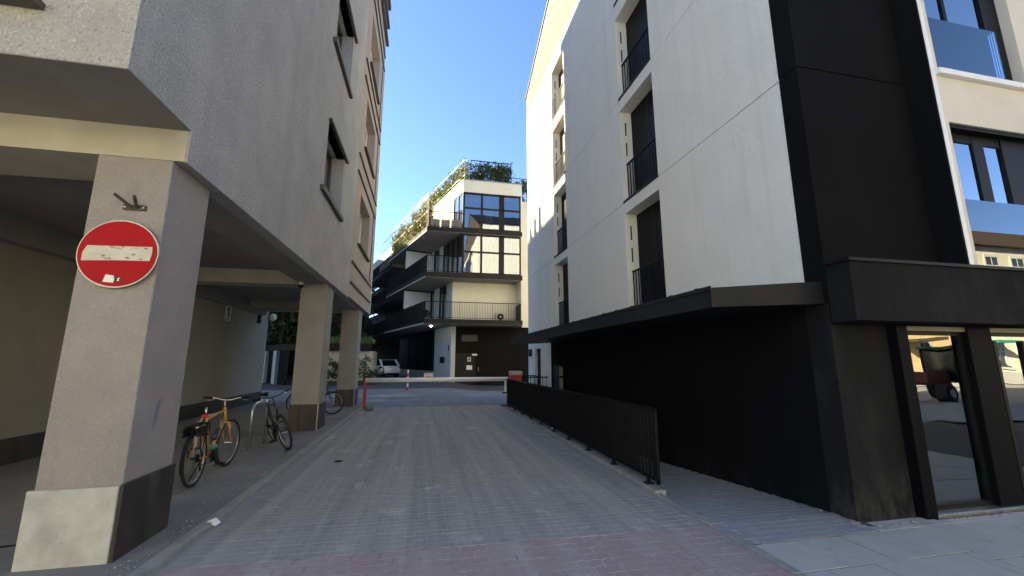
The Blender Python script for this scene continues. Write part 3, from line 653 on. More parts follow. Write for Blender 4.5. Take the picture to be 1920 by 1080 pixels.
# ------------------------------------------------------------------ barrier
BR = thing('barrier_gate', 'lowered barrier with a white boom across the driveway on a red rest post', 'barrier', (0.5, 15.4, 0))
MB().box(-2.03, -1.93, 15.35, 15.45, 0.03, 1.0, 0.01).build('rest_post', M_REDP, BR)
bx('rest_foot', M_GALV, -2.07, -1.89, 15.31, 15.49, 0.03, 0.055, BR)
MB().tube([(-1.98, 15.4, 0.985), (3.12, 15.4, 0.985)], 0.082, 14).build('boom', M_BOOM, BR, True)
bx('boom_support', M_WMETAL, 2.98, 3.05, 15.37, 15.43, 0.52, 0.93, BR, 0.005); bx('support_foot', M_PLASTIC, 2.9, 3.07, 15.36, 15.44, 0.47, 0.52, BR)
bp = bx('warning_plate', M_SIGNW, 0.02, 0.34, 15.325, 15.332, 1.04, 1.22, BR); bx('print', M_REDP, 0.07, 0.29, 15.322, 15.3255, 1.09, 1.115, bp); bx('print', M_REDP, 0.10, 0.27, 15.322, 15.3255, 1.15, 1.17, bp)
DS = tag(bx('dark_kerb', M_DMETAL, 4.2, 6.6, 27.9, 28.6, -.05, .12), 'low dark ledge along the foot of the dark brown wall', 'ledge')
BC = thing('barrier_cabinet', 'red barrier motor cabinet with a pale lid behind the far end of the guard railing', 'cabinet', (3.45, 15.6, 0))
bx('housing', M_REDP, 3.24, 3.66, 15.42, 15.8, 0.03, 1.12, BC, 0.02); bx('lid', mat('grey_lid', (0.45, 0.43, 0.41), 0.5), 3.22, 3.68, 15.40, 15.82, 1.12, 1.27, BC, 0.02)
tag(MB().blob((-1.76, 14.95, 0.09), 0.16, 0.14, 0.12, 2).build('moss_stone', mat('mossy_stone', (0.12, 0.17, 0.11), 0.95, c2=(0.2, 0.2, 0.18), nscale=9), None, True), 'small greenish stone at the foot of the red barrier post', 'stone')
for k, (hx, hy, lb) in enumerate(((4.2, 14.75, 'hooped dark railing before the pale wall, nearer one'), (4.15, 16.3, 'hooped dark railing before the pale wall, farther one'))):
    h = thing('hoop_railing', lb, 'railing', (hx, hy, 0), 'hooped railings by the far wall')
    pts = [(hx - .5, hy, 0), (hx - .5, hy, .95)] + [(hx - .5 + .12 * (1 - math.cos(t)), hy, .95 + .12 * math.sin(t)) for t in (0.5, 1.0, 1.57)] + [(hx + .26 + .12 * math.sin(t), hy, .95 + .12 * math.cos(t)) for t in (0, .6, 1.1, 1.57)] + [(hx + .38, hy, 0)]
    MB().tube(pts, 0.022, 8).build('hoop', M_DMETAL, h, True)
    MB().tube([(hx - .5, hy, .6), (hx + .38, hy, .6)], 0.016, 8).build('mid_rail', M_DMETAL, h)
    for j in range(5): MB().tube([(hx - .36 + j * .145, hy, .1), (hx - .36 + j * .145, hy, 1.05)], 0.009, 6).build('bar', M_DMETAL, h)
BO = thing('bollard', 'slim red and white striped bollard in the courtyard beyond the barrier', 'bollard', (-0.92, 24, gz(24)))
for k in range(6): MB().cyl((-0.78, 22, gz(22) + k * .17), (-0.78, 22, gz(22) + (k + 1) * .17 - .001), 0.045, 12).build('band', M_WMETAL if k % 2 else M_REDP, BO)
MB().cyl((-0.78, 22, gz(22) - .05), (-0.78, 22, gz(22)), 0.08, 12).build('base', M_DMETAL, BO)
BO.location.y = 24

# ------------------------------------------------------------------ bicycles and racks
def bicycle(label, frame_m, loc, heading, lean=0.0, steer=0.0, r=0.335, wbase=1.06, rack=False, chainguard=False, fenders=False, flat=True, bell=None):
    t = thing('bicycle', label, 'bicycle')
    hb = wbase / 2
    rear, front = Vector((0, -hb, r)), Vector((0, hb, r))
    bbp = Vector((0, -hb + 0.43, r - 0.055)); st = Vector((0, -hb + 0.27, r + 0.46)); ht = Vector((0, hb - 0.20, r + 0.52)); hbm = Vector((0, hb - 0.165, r + 0.38))
    f = MB()
    f.tube([st, ht], 0.0155, 8); f.tube([bbp, hbm], 0.019, 8); f.tube([bbp, st + (st - bbp).normalized() * 0.03], 0.0155, 8); f.tube([ht + Vector((0, -.012, .035)), hbm + Vector((0, .01, -.03))], 0.021, 8)
    for s in (-1, 1):
        f.tube([st + Vector((s * .012, 0, -.03)), rear + Vector((s * .062, 0, 0))], 0.009, 6); f.tube([bbp + Vector((s * .022, 0, 0)), rear + Vector((s * .062, 0, 0))], 0.010, 6)
    f.build('frame', frame_m, t, True)
    def wheel(c, parent, drive=False):
        wr = MB().ring(c, (1, 0, 0), r - 0.022, 0.0215, 40, 8).build('wheel', M_RUBBER, parent, True)
        MB().ring(c, (1, 0, 0), r - 0.052, 0.010, 40, 6).build('rim', M_GALV, wr, True)
        sp_ = MB()
        for k in range(28):
            a = 2 * math.pi * k / 28; s = 1 if k % 2 else -1
            sp_.tube([c + Vector((s * .03, math.cos(a + .5 * s) * .02, math.sin(a + .5 * s) * .02)), c + Vector((0, math.cos(a) * (r - .055), math.sin(a) * (r - .055)))], 0.0011, 3)
        sp_.build('spokes', M_GALV, wr)
        h = MB().cyl(c + Vector((-.055, 0, 0)), c + Vector((.055, 0, 0)), 0.016, 10)
        if drive:
            for k, q in enumerate((.055, .047, .04, .033)): h.cyl(c + Vector((.030 + k * .006, 0, 0)), c + Vector((.034 + k * .006, 0, 0)), q, 16)
        h.build('hub', M_GALV if not drive else M_PLASTIC, wr)
        return wr
    wheel(rear, t, True)
    # fork group built straight, then turned about the steering axis
    steerv = (ht - hbm).normalized()
    fk = MB()
    crown = hbm + Vector((0, .03, -.06))
    for s in (-1, 1): fk.tube([crown + Vector((s * .045, 0, 0)), crown + Vector((s * .052, .03, -.12)), front + Vector((s * .052, 0, 0))], [0.014, .013, .009], 7)
    fk.tube([crown + Vector((-.05, 0, 0)), crown + Vector((.05, 0, 0))], 0.014, 7)
    if steer:
        mt = Matrix.Translation(hbm) @ Matrix.Rotation(steer, 4, steerv) @ Matrix.Translation(-hbm)
    else: mt = Matrix.Identity(4)
    fork = fk.build('fork', frame_m, t, True)
    objs = [fork, wheel(front, t)]
    stem = ht + steerv * 0.13
    sm = MB(); sm.tube([ht, stem, stem + Vector((0, .07, .015))], 0.014, 8); objs.append(sm.build('stem', M_GALV, t, True))
    c = stem + Vector((0, .07, .015)); hbar = MB()
    if flat: hp = [c + Vector((x, y, z)) for x, y, z in ((-.31, -.05, .045), (-.16, -.01, .03), (-.06, 0, 0), (.06, 0, 0), (.16, -.01, .03), (.31, -.05, .045))]
    else: hp = [c + Vector((x, y, z)) for x, y, z in ((-.29, -.17, .07), (-.26, -.06, .085), (-.12, .01, .05), (-.04, 0, 0), (.04, 0, 0), (.12, .01, .05), (.26, -.06, .085), (.29, -.17, .07))]
    hbar.tube(hp, 0.0115, 8); objs.append(hbar.build('handlebar', M_CHROME if not flat or frame_m == M_BIKEO else M_BIKEB, t, True))
    for s in (0, -1):
        e_, d_ = hp[s], (hp[s] - hp[1 if s == 0 else -2]).normalized()
        objs.append(MB().tube([e_ - d_ * .11, e_ + d_ * .01], 0.016, 8).build('grip', M_PLASTIC, t, True))
        objs.append(MB().tube([e_ - d_ * .13, e_ - d_ * .1 + Vector((0, .05, -.03)), e_ - d_ * .02 + Vector((0, .055, -.05))], 0.006, 6).build('brake_lever', M_CHROME, t))
    if fenders:
        fe = MB(); fe.tube([front + Vector((0, math.cos(a) * (r + .02), math.sin(a) * (r + .02))) for a in [R(x) for x in range(20, 200, 15)]], 0.012, 6); objs.append(fe.build('fender', frame_m, t))
    for o in objs: o.matrix_local = mt @ o.matrix_local
    # saddle
    sp = st + (st - bbp).normalized() * 0.17
    MB().tube([st, sp], 0.013, 8).build('seat_post', M_CHROME, t, True)
    sd = MB(); q = sp + Vector((0, 0, .03))
    prof = [(-.15, .075, .012), (-.11, .085, .02), (-.03, .055, .012), (.05, .026, .008), (.12, .019, .0)]
    top = []
    ringp = []
    for (yy, hw, zz) in prof:
        ringp.append([q + Vector((hw * math.cos(a), yy, zz + .024 * math.sin(a))) for a in [2 * math.pi * k / 10 for k in range(10)]])
    vs_ = [[sd.bm.verts.new(p) for p in ring] for ring in ringp]
    for a_, b_ in zip(vs_, vs_[1:]):
        for k in range(10): sd.bm.faces.new([a_[k], a_[(k + 1) % 10], b_[(k + 1) % 10], b_[k]])
    sd.bm.faces.new(vs_[0][::-1]); sd.bm.faces.new(vs_[-1]); sd.build('saddle', M_PLASTIC, t, True)
    # cranks
    cr = MB(); cr.cyl(bbp + Vector((-.06, 0, 0)), bbp + Vector((.06, 0, 0)), 0.02, 10); cr.cyl(bbp + Vector((.05, 0, 0)), bbp + Vector((.054, 0, 0)), 0.085, 24)
    p1, p2 = bbp + Vector((.07, .10, -.13)), bbp + Vector((-.07, -.10, .13))
    cr.tube([bbp + Vector((.06, 0, 0)), p1], 0.010, 6); cr.tube([bbp + Vector((-.06, 0, 0)), p2], 0.010, 6); cr = cr.build('crank', M_PLASTIC, t)
    for p, s in ((p1, 1), (p2, -1)): MB().box(p.x + min(0, s * .1), p.x + max(0, s * .1), p.y - .035, p.y + .035, p.z - .012, p.z + .012, .004).build('pedal', M_PLASTIC, cr)
    ch = MB(); a0 = bbp + Vector((.052, 0, .083)); a1 = rear + Vector((.045, 0, .045)); b0 = bbp + Vector((.052, 0, -.083)); b1 = rear + Vector((.045, 0, -.09))
    ch.tube([a0, a1], 0.004, 4); ch.tube([b0, b1], 0.004, 4); ch.build('chain', M_PLASTIC, t)
    MB().tube([rear + Vector((.06, 0, -.02)), rear + Vector((.065, .01, -.10)), rear + Vector((.06, .04, -.16))], 0.010, 6).build('derailleur', M_PLASTIC, t)
    MB().tube([bbp + Vector((-.03, -.10, 0)), Vector((-.14, -hb + .25, 0.015))], 0.009, 6).build('kickstand', M_PLASTIC, t)
    if rack:
        rk = MB(); zt_ = 2 * r + 0.075; ya_, yb2 = -hb - 0.22, -hb + 0.22
        for x in (-.065, -.02, .02, .065): rk.tube([(x, ya_, zt_), (x, yb2, zt_)], 0.0065, 6)
        for y_ in (ya_, -hb - .03, yb2): rk.tube([(-.068, y_, zt_), (.068, y_, zt_)], 0.0065, 6)
        for s in (-1, 1):
            rk.tube([(s * .066, -hb - .1, zt_), rear + Vector((s * .075, 0, 0))], 0.006, 6); rk.tube([(s * .066, -hb + .1, zt_), rear + Vector((s * .075, 0, 0))], 0.006, 6)
            rk.box(s * .075 - .006, s * .075 + .006, ya_ + .02, yb2 - .1, zt_ - .13, zt_ - .02)
        rk = rk.build('carrier_rack', M_PLASTIC, t); MB().blob((0, -hb + .20, zt_ + .085), .04, .02, .028, 2).build('rear_light', M_REDREF, rk, True)
        MB().tube([(0.0, -hb + .2, zt_ + .06), (0.0, -hb + .24, zt_ + .02)], .006, 6).build('light_stalk', M_PLASTIC, rk)
        fe = MB(); fe.tube([rear + Vector((0, math.cos(a) * (r + .018), math.sin(a) * (r + .018))) for a in [R(x) for x in range(30, 205, 12)]], 0.014, 6); fe.build('fender', M_PLASTIC, t)
        MB().ring(st + Vector((.01, .05, -.12)), (1, .2, 0), 0.095, 0.011, 20, 6).build('cable_lock', M_PLASTIC, t, True)
        MB().box(-.02, .02, 0, 0.01, 0, 0.01).bm.free()
        MB().tube([bbp + (hbm - bbp) * .35 + Vector((0, -.03, .05)), bbp + (hbm - bbp) * .62 + Vector((0, -.03, .05))], 0.034, 10).build('bottle', mat('dark_blue_bottle', (0.02, 0.025, 0.06), 0.4), t, True)
    if bell:
        b_ = MB(); b_.box(-.05, .05, bbp.y - .02, bbp.y + .18, r + 0.02, r + .07, .01); 
        bq = b_.build('pedal_reflector', M_GREEN, t)
    t.rotation_euler = (0, lean, heading); t.location = loc
    return t
mid = lambda a, b_: ((a[0] + b_[0]) / 2, (a[1] + b_[1]) / 2, 0.046)
def head(a, b_): return math.atan2(-(b_[0] - a[0]), b_[1] - a[1])
a, c = (-2.87, 6.36), (-2.95, 7.50)
bicycle('orange bicycle with black rear carrier parked nearest the front pillar', M_BIKEO, mid(a, c), head(a, c), lean=R(-2), steer=R(-8), r=0.35, wbase=1.12, rack=True, bell=True)
a, c = (-2.90, 9.48), (-2.36, 8.52)
bicycle('black bicycle leaning on the steel hoop, front wheel turned towards the driveway', M_BIKEB, mid(a, c), head(a, c), lean=R(17), steer=R(6), r=0.33)
a, c = (-3.72, 14.0), (-2.72, 13.85)
bicycle('dark city bicycle half hidden behind the second pillar', M_BIKEG, mid(a, c), head(a, c), lean=R(2), r=0.34, fenders=True, flat=False)
def hoop(label, y0, y1, x, h):
    t = thing('bike_rack', label, 'bike rack', (x, (y0 + y1) / 2, 0.045), 'steel bicycle hoops')
    rd = 0.14
    pts = [(x, y0, .05), (x, y0, h - rd)] + [(x, y0 + rd * (1 - math.cos(a)), h - rd + rd * math.sin(a)) for a in (.4, .8, 1.2, 1.57)] + [(x, y1 - rd * (1 - math.sin(a)), h - rd + rd * math.cos(a)) for a in (0, .4, .8, 1.2, 1.57)] + [(x, y1, .05)]
    MB().tube(pts, 0.024, 12).build('hoop', M_GALV, t, True)
    for y_ in (y0, y1): MB().cyl((x, y_, .046), (x, y_, .054), .07, 16).build('base_plate', M_GALV, t)
hoop('steel hoop stand carrying the black bicycle', 8.52, 9.24, -3.02, 0.86)
hoop('steel hoop stand behind the orange bicycle', 6.74, 7.44, -3.06, 0.86)

# ------------------------------------------------------------------ end building (wedge with balconies)
A_ = R(18.4); ex = Vector((-math.sin(A_), math.cos(A_))); nx = Vector((math.cos(A_), math.sin(A_))); B0 = Vector((-0.1, 27.0)); GZ = 0.35
def B(s, off): v = B0 + ex * s + nx * off; return (v.x, v.y)
M_SLABU = mat('balcony_soffit', (0.26, 0.255, 0.245), 0.95, c2=(0.22, 0.217, 0.208), nscale=1)
EB = thing('balcony_building', 'cream and dark brown apartment building with wedge balconies closing the end of the driveway', 'building', (4, 30, GZ))
WO = 2.25
def frontx(y, off=WO):      # point on the left facade line at given y
    s = (y - B0.y - nx.y * off) / ex.y; return B(s, off)
LV = [(4.03, 4.35), (7.13, 7.47), (10.30, 10.60)]
SL = 10.7
for (a, c) in LV:
    sb = MB().prism([B(0, 0), (6.45, 27.0), (6.45, 31), B(SL, 3.2), B(SL, 0)], a, c).build('balcony_slab', M_SLABU, EB)
    MB().prism([(B0.x - .015, 26.975), (6.47, 26.975), (6.47, 26.998), (B0.x - .005, 26.998)], a + .02, c + .02).build('edge_band', M_DBROWN, sb)
    p, q = B(0, -.025), B(SL, -.025); p2, q2 = B(0, -.002), B(SL, -.002)
    MB().prism([p, p2, q2, q], a + .10, c + .02).build('edge_band', M_DBROWN, sb)
    p, q = B(0, -.04), B(SL, -.04); p2, q2 = B(0, -.001), B(SL, -.001)
    MB().prism([p, p2, q2, q], a - .01, a + .06).build('drip_strip', mat('pale_edge', (0.5, 0.48, 0.45), 0.6), sb)
# core walls
c1 = frontx(28.5); c2 = frontx(27.02)
def left_wall(s0, s1, z0, z1, m, name='wall', off=WO, th=0.2):
    return MB().prism([B(s0, off), B(s1, off), B(s1, off + th), B(s0, off + th)], z0, z1).build(name, m, EB)
def s_of(y, off=WO): return (y - B0.y - nx.y * off) / ex.y
sc1, sc2 = s_of(28.5), s_of(27.02)
# ground floor
left_wall(sc1, sc1 + 3.3, GZ - .2, 4.02, M_GREYR, 'pier')
MB().prism([(c1[0] + .0, 28.5), (c1[0] + .3, 28.5), (c1[0] + .3, 28.8), (c1[0] + .12, 28.8)], GZ - .2, 4.02).build('pier', M_GREYR, EB)
left_wall(sc1 + 3.3, 14, GZ - .2, GZ + .55, mat('low_wall_render', (0.40, 0.41, 0.40), 0.9), 'low_wall')
left_wall(sc1 + 3.3, 14, GZ + .56, 4.02, mat('black_glass', (0.006, 0.006, 0.007), 0.25, spec=0.12), 'shop_window', WO + .05, .05)
for k in range(4): left_wall(sc1 + 3.6 + k * 2.2, sc1 + 3.72 + k * 2.2, GZ + .56, 4.02, M_DMETAL, 'mullion', WO + .02, .09)
MB().prism([B(14, WO - .2), B(60, WO - .2), B(60, 6), B(14, 6)], 3.9, 4.02).build('undercroft_ceiling', M_SOFFIT, EB)
MB().prism([B(14, 6), B(60, 6), B(60, 6.2), B(14, 6.2)], GZ, 4.0).build('undercroft_wall', M_DARKIN, EB)
bk = wall_grid(c1[0] + .3, 12, -.2, 4.02, [(1.9 + .05, 3.52, -.2, 2.2)], lambda u, v, d: (u, 28.62 + d, v), .2).build('dark_wall', mat('dark_brown_render', (0.009, 0.0078, 0.0065), 0.9, c2=(0.012, 0.0105, 0.0085), nscale=1, spec=0.1), EB)
dr = bx('door', M_DBROWN, 1.952, 3.518, 28.69, 28.75, 0.0, 2.198, EB)
bx('leaf_gap', M_GAP, 2.70, 2.72, 28.684, 28.689, 0.05, 2.18, dr)
bx('notice', M_SIGNW, 2.88, 3.27, 28.678, 28.689, 1.06, 1.36, dr); bx('notice', M_SIGNW, 3.24, 3.60, 28.60, 28.615, 2.03, 2.14, dr)
bx('emblem', mat('plate_cream', ()), 2.94, 3.18, 28.678, 28.689, 1.62, 1.92, dr); bx('emblem_mark', M_DBROWN, 3.02, 3.12, 28.674, 28.678, 1.70, 1.84, dr)
bx('handle', M_GALV, 3.68, 3.71, 28.55, 28.61, 0.95, 1.25, dr)
bx('vent_grille', mat('grille_brown', (0.05, 0.043, 0.035), 0.6), 2.5, 3.6, 28.59, 28.618, 3.0, 3.45, EB)
ic = left_wall(sc1 + 1.15, sc1 + 2.05, 1.50, 1.95, M_DMETAL, 'intercom_panel', WO - .03, .028)
left_wall(sc1 + .35, sc1 + .5, 2.35, 2.75, M_DMETAL, 'number_plate', WO - .02, .018)
b = MB(); v = B(1.2, .9); b.blob((v[0], v[1], 4.0), .07, .07, .05); b.build('ceiling_lamp', M_LIT, EB)
# level 1
MB().prism([(c1[0], 28.5), (7.3, 28.5), (7.3, 28.7), (c1[0] + .2, 28.7)], 4.35, 7.13).build('wall', M_CREAM, EB)
for (z0, z1) in ((4.35, 7.13), (7.47, 10.30)):
    st_ = sc1 if z0 < 5 else sc2
    segs = [(st_ + (0.02 if z0 < 5 else .02), st_ + 1.1, 'w'), (st_ + 1.1, st_ + 2.6, 'd'), (st_ + 2.6, st_ + 3.7, 'w'), (st_ + 3.7, st_ + 6.2, 'd'), (st_ + 6.2, st_ + 7.2, 'w'), (st_ + 7.2, st_ + 9.6, 'd'), (st_ + 9.6, st_ + 11, 'w')]
    left_wall(st_ + 11.003, 30, z0, z1, M_DBROWN)
    if z0 > 5: segs = [(st_ + .06, st_ + 3.6, 'd'), (st_ + 3.6, st_ + 4.4, 'w'), (st_ + 4.4, st_ + 5.6, 'd'), (st_ + 5.6, st_ + 7, 'w'), (st_ + 7, st_ + 9.6, 'd'), (st_ + 9.6, st_ + 11, 'w')]
    for (p, q, t_) in segs:
        if t_ == 'w': left_wall(p, q, z0, z1, M_GREYR)
        else:
            n = max(1, round((q - p) / 0.9)); f = MB()
            for k in range(n + 1):
                u = p + (q - p) * k / n; f.prism([B(max(p, u - .05), WO + .02), B(min(q, u + .05), WO + .02), B(min(q, u + .05), WO + .12), B(max(p, u - .05), WO + .12)], z0, z1)
            f = f.build('window', M_DBROWN, EB)
            MB().prism([B(p + .03, WO + .07), B(q - .03, WO + .07), B(q - .03, WO + .08), B(p + .03, WO + .08)], z0 + .05, z1 - .05).build('pane', M_GLASS, f)
            MB().prism([B(p, WO + .5), B(q, WO + .5), B(q, WO + .52), B(p, WO + .52)], z0, z1).build('blind', M_CURT if (k + int(p)) % 2 else M_DARKIN, f)
# level 3 left face: cream parapet, glass corner
left_wall(sc2 + 1.75, 30, 10.6, 14.2, M_CREAM); left_wall(sc2 + .02, sc2 + 1.75, 13.30, 14.2, M_CREAM)
f = MB()
for u in (sc2 + .06, sc2 + .88, sc2 + 1.7): f.prism([B(u - .04, WO), B(u + .04, WO), B(u + .04, WO + .1), B(u - .04, WO + .1)], 10.6, 13.3)
f = f.build('window', M_DBROWN, EB); MB().prism([B(sc2 + .05, WO + .05), B(sc2 + 1.72, WO + .05), B(sc2 + 1.72, WO + .06), B(sc2 + .05, WO + .06)], 10.62, 13.28).build('pane', glass_mat('bright_glass', (0.7, 0.75, 0.78), 0.5), f)
# front glass box, two storeys
MB().prism([(c2[0] + .01, 27.02), (6.46, 27.02), (6.46, 27.3), (c2[0] + .2, 27.3)], 13.32, 14.2).build('parapet', M_CREAM, EB)
MB().prism([(c2[0] - .03, 26.99), (6.5, 26.99), (6.5, 31), B(8, WO + .5), B(8, WO - .03)], 14.2, 14.26).build('parapet_cap', mat('grey_cap', (0.3, 0.29, 0.27), 0.6), EB)
bx('fin', M_CREAM, 6.38, 6.47, 27.03, 28.5, 4.35, 13.32, EB); 
xg = [c2[0] + .06, c2[0] + 1.32, c2[0] + 2.62, 6.36]
for (z0, z1) in ((7.47, 10.28), (10.62, 13.30)):
    f = MB()
    for u in xg: f.box(u - .07 if u > 3 else u - .04, u + .07 if u < 6.3 else u + .02, 27.03, 27.16, z0, z1)
    zm = z0 + 1.55
    for a_, c_ in zip(xg, xg[1:]): 
        for zz in (z0 + .05, zm, z1 - .06): f.box(a_ + .07, c_ - .07, 27.05, 27.14, zz - .06, zz + .06)
    f.box(xg[2] + .08, xg[2] + .3, 27.05, 27.14, z0, z1)
    f = f.build('glass_front', M_DBROWN, EB)
    for a_, c_ in zip(xg, xg[1:]):
        for (za, zb) in ((z0 + .05, zm), (zm, z1 - .05)):
            MB().box(a_ + .04, c_ - .04, 27.09, 27.10, za + .03, zb - .03).build('pane', M_GLASS2, f)
    cu = MB(); n = 30; u0, u1 = xg[2] + .45, xg[3] - .1
    for k in range(n):
        p, q = u0 + (u1 - u0) * k / n, u0 + (u1 - u0) * (k + 1) / n; fy = lambda u: 27.6 + .06 * math.sin(u * 26)
        cu.face([(p, fy(p), z0), (q, fy(q), z0), (q, fy(q), z1 - .2), (p, fy(p), z1 - .2)])
    cu.build('curtain', M_CURTG if z0 < 9 else M_DARKIN, f)
    bx('dark_room', M_DARKIN, c2[0] + .5, 6.36, 28.9, 29.0, z0, z1, EB)
    bx('inner_pillar', M_CURT, c2[0] + 1.7, c2[0] + 2.3, 28.2, 28.5, z0, z1, EB)
bx('wall', M_CREAM, 6.75, 12, 28.4, 28.7, 4.02, 13.5, EB); bx('shadow_gap', M_DBROWN, 6.47, 6.75, 28.45, 28.7, 4.02, 13.6, EB)
bx('roof', M_GREYR, 2.5, 12, 28.7, 45, 13.4, 13.6, EB)
# balcony railings
def rail(p, q, z0, h, bars, name='balcony_railing', gap=.11, m=M_DMETAL):
    r_ = MB(); P_, Q_ = Vector((*p, 0)), Vector((*q, 0)); n = max(2, int((Q_ - P_).length / gap)); z = Vector((0, 0, 1))
    r_.beam(P_ + z * (z0 + h), Q_ + z * (z0 + h), .05, .045); r_.beam(P_ + z * (z0 + .09), Q_ + z * (z0 + .09), .03, .03)
    for k in range(n + 1):
        u = P_ + (Q_ - P_) * k / n; t_ = .016 if k % 10 else .03; r_.beam(u + z * (z0 + .03), u + z * (z0 + h), t_, t_)
    return r_.build(name, m, EB)
fr_ = lambda x: (x, 27.06)
rail((B0.x + .06, 27.06), (6.38, 27.06), 4.37, 1.14, True); rail(B(.06, .06), B(SL - .1, .06), 4.37, 1.14, True, gap=.055)
rail((B0.x + .06, 27.06), (c2[0], 27.06), 7.49, 1.14, True); rail(B(.06, .06), B(SL - .1, .06), 7.49, 1.14, True, gap=.055)
rail((B0.x + .06, 27.06), (c2[0], 27.06), 10.62, 1.12, True, gap=.4)
MB().prism([(6.30, 27.1), (6.38, 27.1), (6.38, 28.4), (6.30, 28.4)], 4.37, 5.5).build('side_screen', M_DBROWN, EB)
for z0, z1 in ((4.35, 7.0), (7.47, 10.2)):
    pt = MB().prism([B(5.4, .12), B(5.4, WO), B(5.46, WO), B(5.46, .12)], z0 + .05, z1).build('partition', M_PALEPANEL, EB)
    q = MB(); q.prism([B(5.38, .06), B(5.38, .12), B(5.48, .12), B(5.48, .06)], z0, z1 + .1); q.prism([B(5.38, .12), B(5.38, WO), B(5.48, WO), B(5.48, .12)], z1 + .002, z1 + .1); q.build('frame', M_DMETAL, pt)
# level 3 glass screen in white frame, along the left edge
gs_ = MB()
for k in range(40): gs_.beam((*B(.1, .04), 10.68 + k * .058), (*B(9.7, .04), 10.68 + k * .058), .006, .006)
gs_ = gs_.build('wire_screen', M_GALV, EB)
q = MB(); P_, Q_ = B(.05, .04), B(9.75, .04)
q.beam((*P_, 13.03), (*Q_, 13.03), .06, .06); q.beam((*P_, 11.74), (*Q_, 11.74), .06, .05); q.beam((*P_, 10.6), (*P_, 13.03), .06, .06); q.beam((*Q_, 10.6), (*Q_, 13.03), .06, .06)
q.build('frame', M_WMETAL, gs_)
# neighbouring balconies further along the facade
for (a, c) in LV:
    sb = MB().prism([B(12, .8), B(12, 3.2), B(24, 3.2), B(24, .8)], a, c).build('balcony_slab', M_SLABU, EB)
    MB().prism([B(11.98, .76), B(11.98, 3.0), B(12 - .001, 3.0), B(12 - .001, .798), B(24, .798), B(24, .76)], a - .01, c + .02).build('edge_band', M_DBROWN, sb)
    rail(B(12, .85), B(24, .85), c, 1.15, True, gap=.055)
left_wall(30, 42, GZ, 14.2, M_DBROWN, 'wall', WO)
MB().prism([B(9, 1.4), B(9, WO), B(9.1, WO), B(9.1, 1.4)], 4.4, 6.6).build('partition', M_PALEPANEL, EB)
rail(B(10.9, .6), B(16, .6), 12.5, 1.0, True, 'roof_railing', gap=1.3)
MB().prism([B(10.75, .62), B(17, .62), B(17, .7), B(10.75, .7)], 10.6, 11.5).build('terrace_parapet', M_BROWN, EB)
# planters and plants on the building
def leaves(name, label, cat, pts_fn, n, sz, m, group=None, stems=None):
    b = MB()
    for _ in range(n): b.leaf(pts_fn(), random.uniform(sz * .6, sz * 1.25))
    t = thing(name, label, cat, (0, 0, 0), group)
    b.build('foliage', m, t, fix=False)
    return t
U = random.uniform
def clump(fn, n):      # clustered positions
    cs = [fn() for _ in range(n)]
    def f():
        c = random.choice(cs); return (c[0] + random.gauss(0, .16), c[1] + random.gauss(0, .12), max(c[2] + random.gauss(0, .16), 10))
    return f
def f1(): s = U(.5, 9.5); v = B(s, U(.10, .5)); return (v[0], v[1], U(10.75, 12.45 + .25 * math.sin(s * 2.1)))
pl = leaves('balcony_hedge', 'yellow green hedge behind the tall wire screen on the top balcony', 'plants', clump(f1, 420), 9000, .095, M_LEAFY)
for k in range(14):
    v = B(.6 + k * .66, .35); MB().tube([(v[0], v[1], 10.6), (v[0] + U(-.05, .05), v[1], 12.3)], .02, 5).build('stem', M_BARK, pl)
def f2(): s = U(.3, 2.6); v = B(s, U(.12, .4)); return (v[0], v[1], U(11.0, 11.9))
def f1b(): s = U(2.0, 8.5); v = B(s, U(.08, .2)); return (v[0], v[1], U(10.75, 11.6))
po = leaves('flowering_shrub', 'orange leaved shrub at the near corner of the top balcony', 'plant', clump(f2, 40), 900, .08, M_LEAFO)
MB().tube([(*B(1.4, .3), 10.6), (*B(1.4, .3), 11.8)], .02, 5).build('stem', M_BARK, po)
for k in range(3):
    x0 = .12 + k * .68; t = thing('planter_box', ['grey slatted planter box nearest the balcony corner', 'grey slatted planter box in the middle of the balcony front', 'grey slatted planter box beside the corner window'][k], 'planter', (x0 + .3, 27.3, 10.6), 'slatted planter boxes')
    bx('box', M_WOODG, x0 + .02, x0 + .60, 27.17, 27.42, 10.62, 11.18, t)
    for j in range(6): bx('slat', M_WOODG, x0 + .005 + j * .103, x0 + .09 + j * .103, 27.145, 27.168, 10.62, 11.22, t)
    for j in range(4):
        q = MB(); xx = x0 + .12 + j * .13
        for _ in range(5): q.face([(xx, 27.3, 11.18), (xx + .02, 27.3, 11.18), (xx + U(-.14, .14), 27.3 + U(-.1, .1), 11.18 + U(.15, .4))])
        q.build('grass_tuft', M_LEAFD, t)
# roof hedge in a metal cage
def f3(): return (U(2.9, 5.7), U(27.5, 28.0), U(14.75, 15.8) if random.random() < .78 else U(14.4, 15.0))
RH = leaves('roof_hedge', 'dark climbing hedge in a metal cage on the front roof edge', 'plants', clump(f3, 120), 3600, .10, M_LEAFD)
for k in range(16):
    x = 2.95 + k * .18; MB().tube([(x, 27.7, 14.4), (x + U(-.1, .1), 27.7, 15.0), (x + U(-.15, .15), 27.7, 15.5)], .018, 5).build('stem', M_BARK, RH)
q = MB()
for (p, r_) in (((2.8, 27.45, 15.95), (5.75, 27.45, 15.95)), ((2.8, 27.45, 14.26), (2.8, 27.45, 15.95)), ((5.75, 27.45, 14.26), (5.75, 27.45, 15.95)), ((5.75, 27.45, 15.95), (5.75, 28.6, 15.95)), ((5.75, 28.6, 14.26), (5.75, 28.6, 15.95))): q.beam(p, r_, .05, .05, (0, 1, 0) if p[2] != r_[2] else (0, 0, 1))
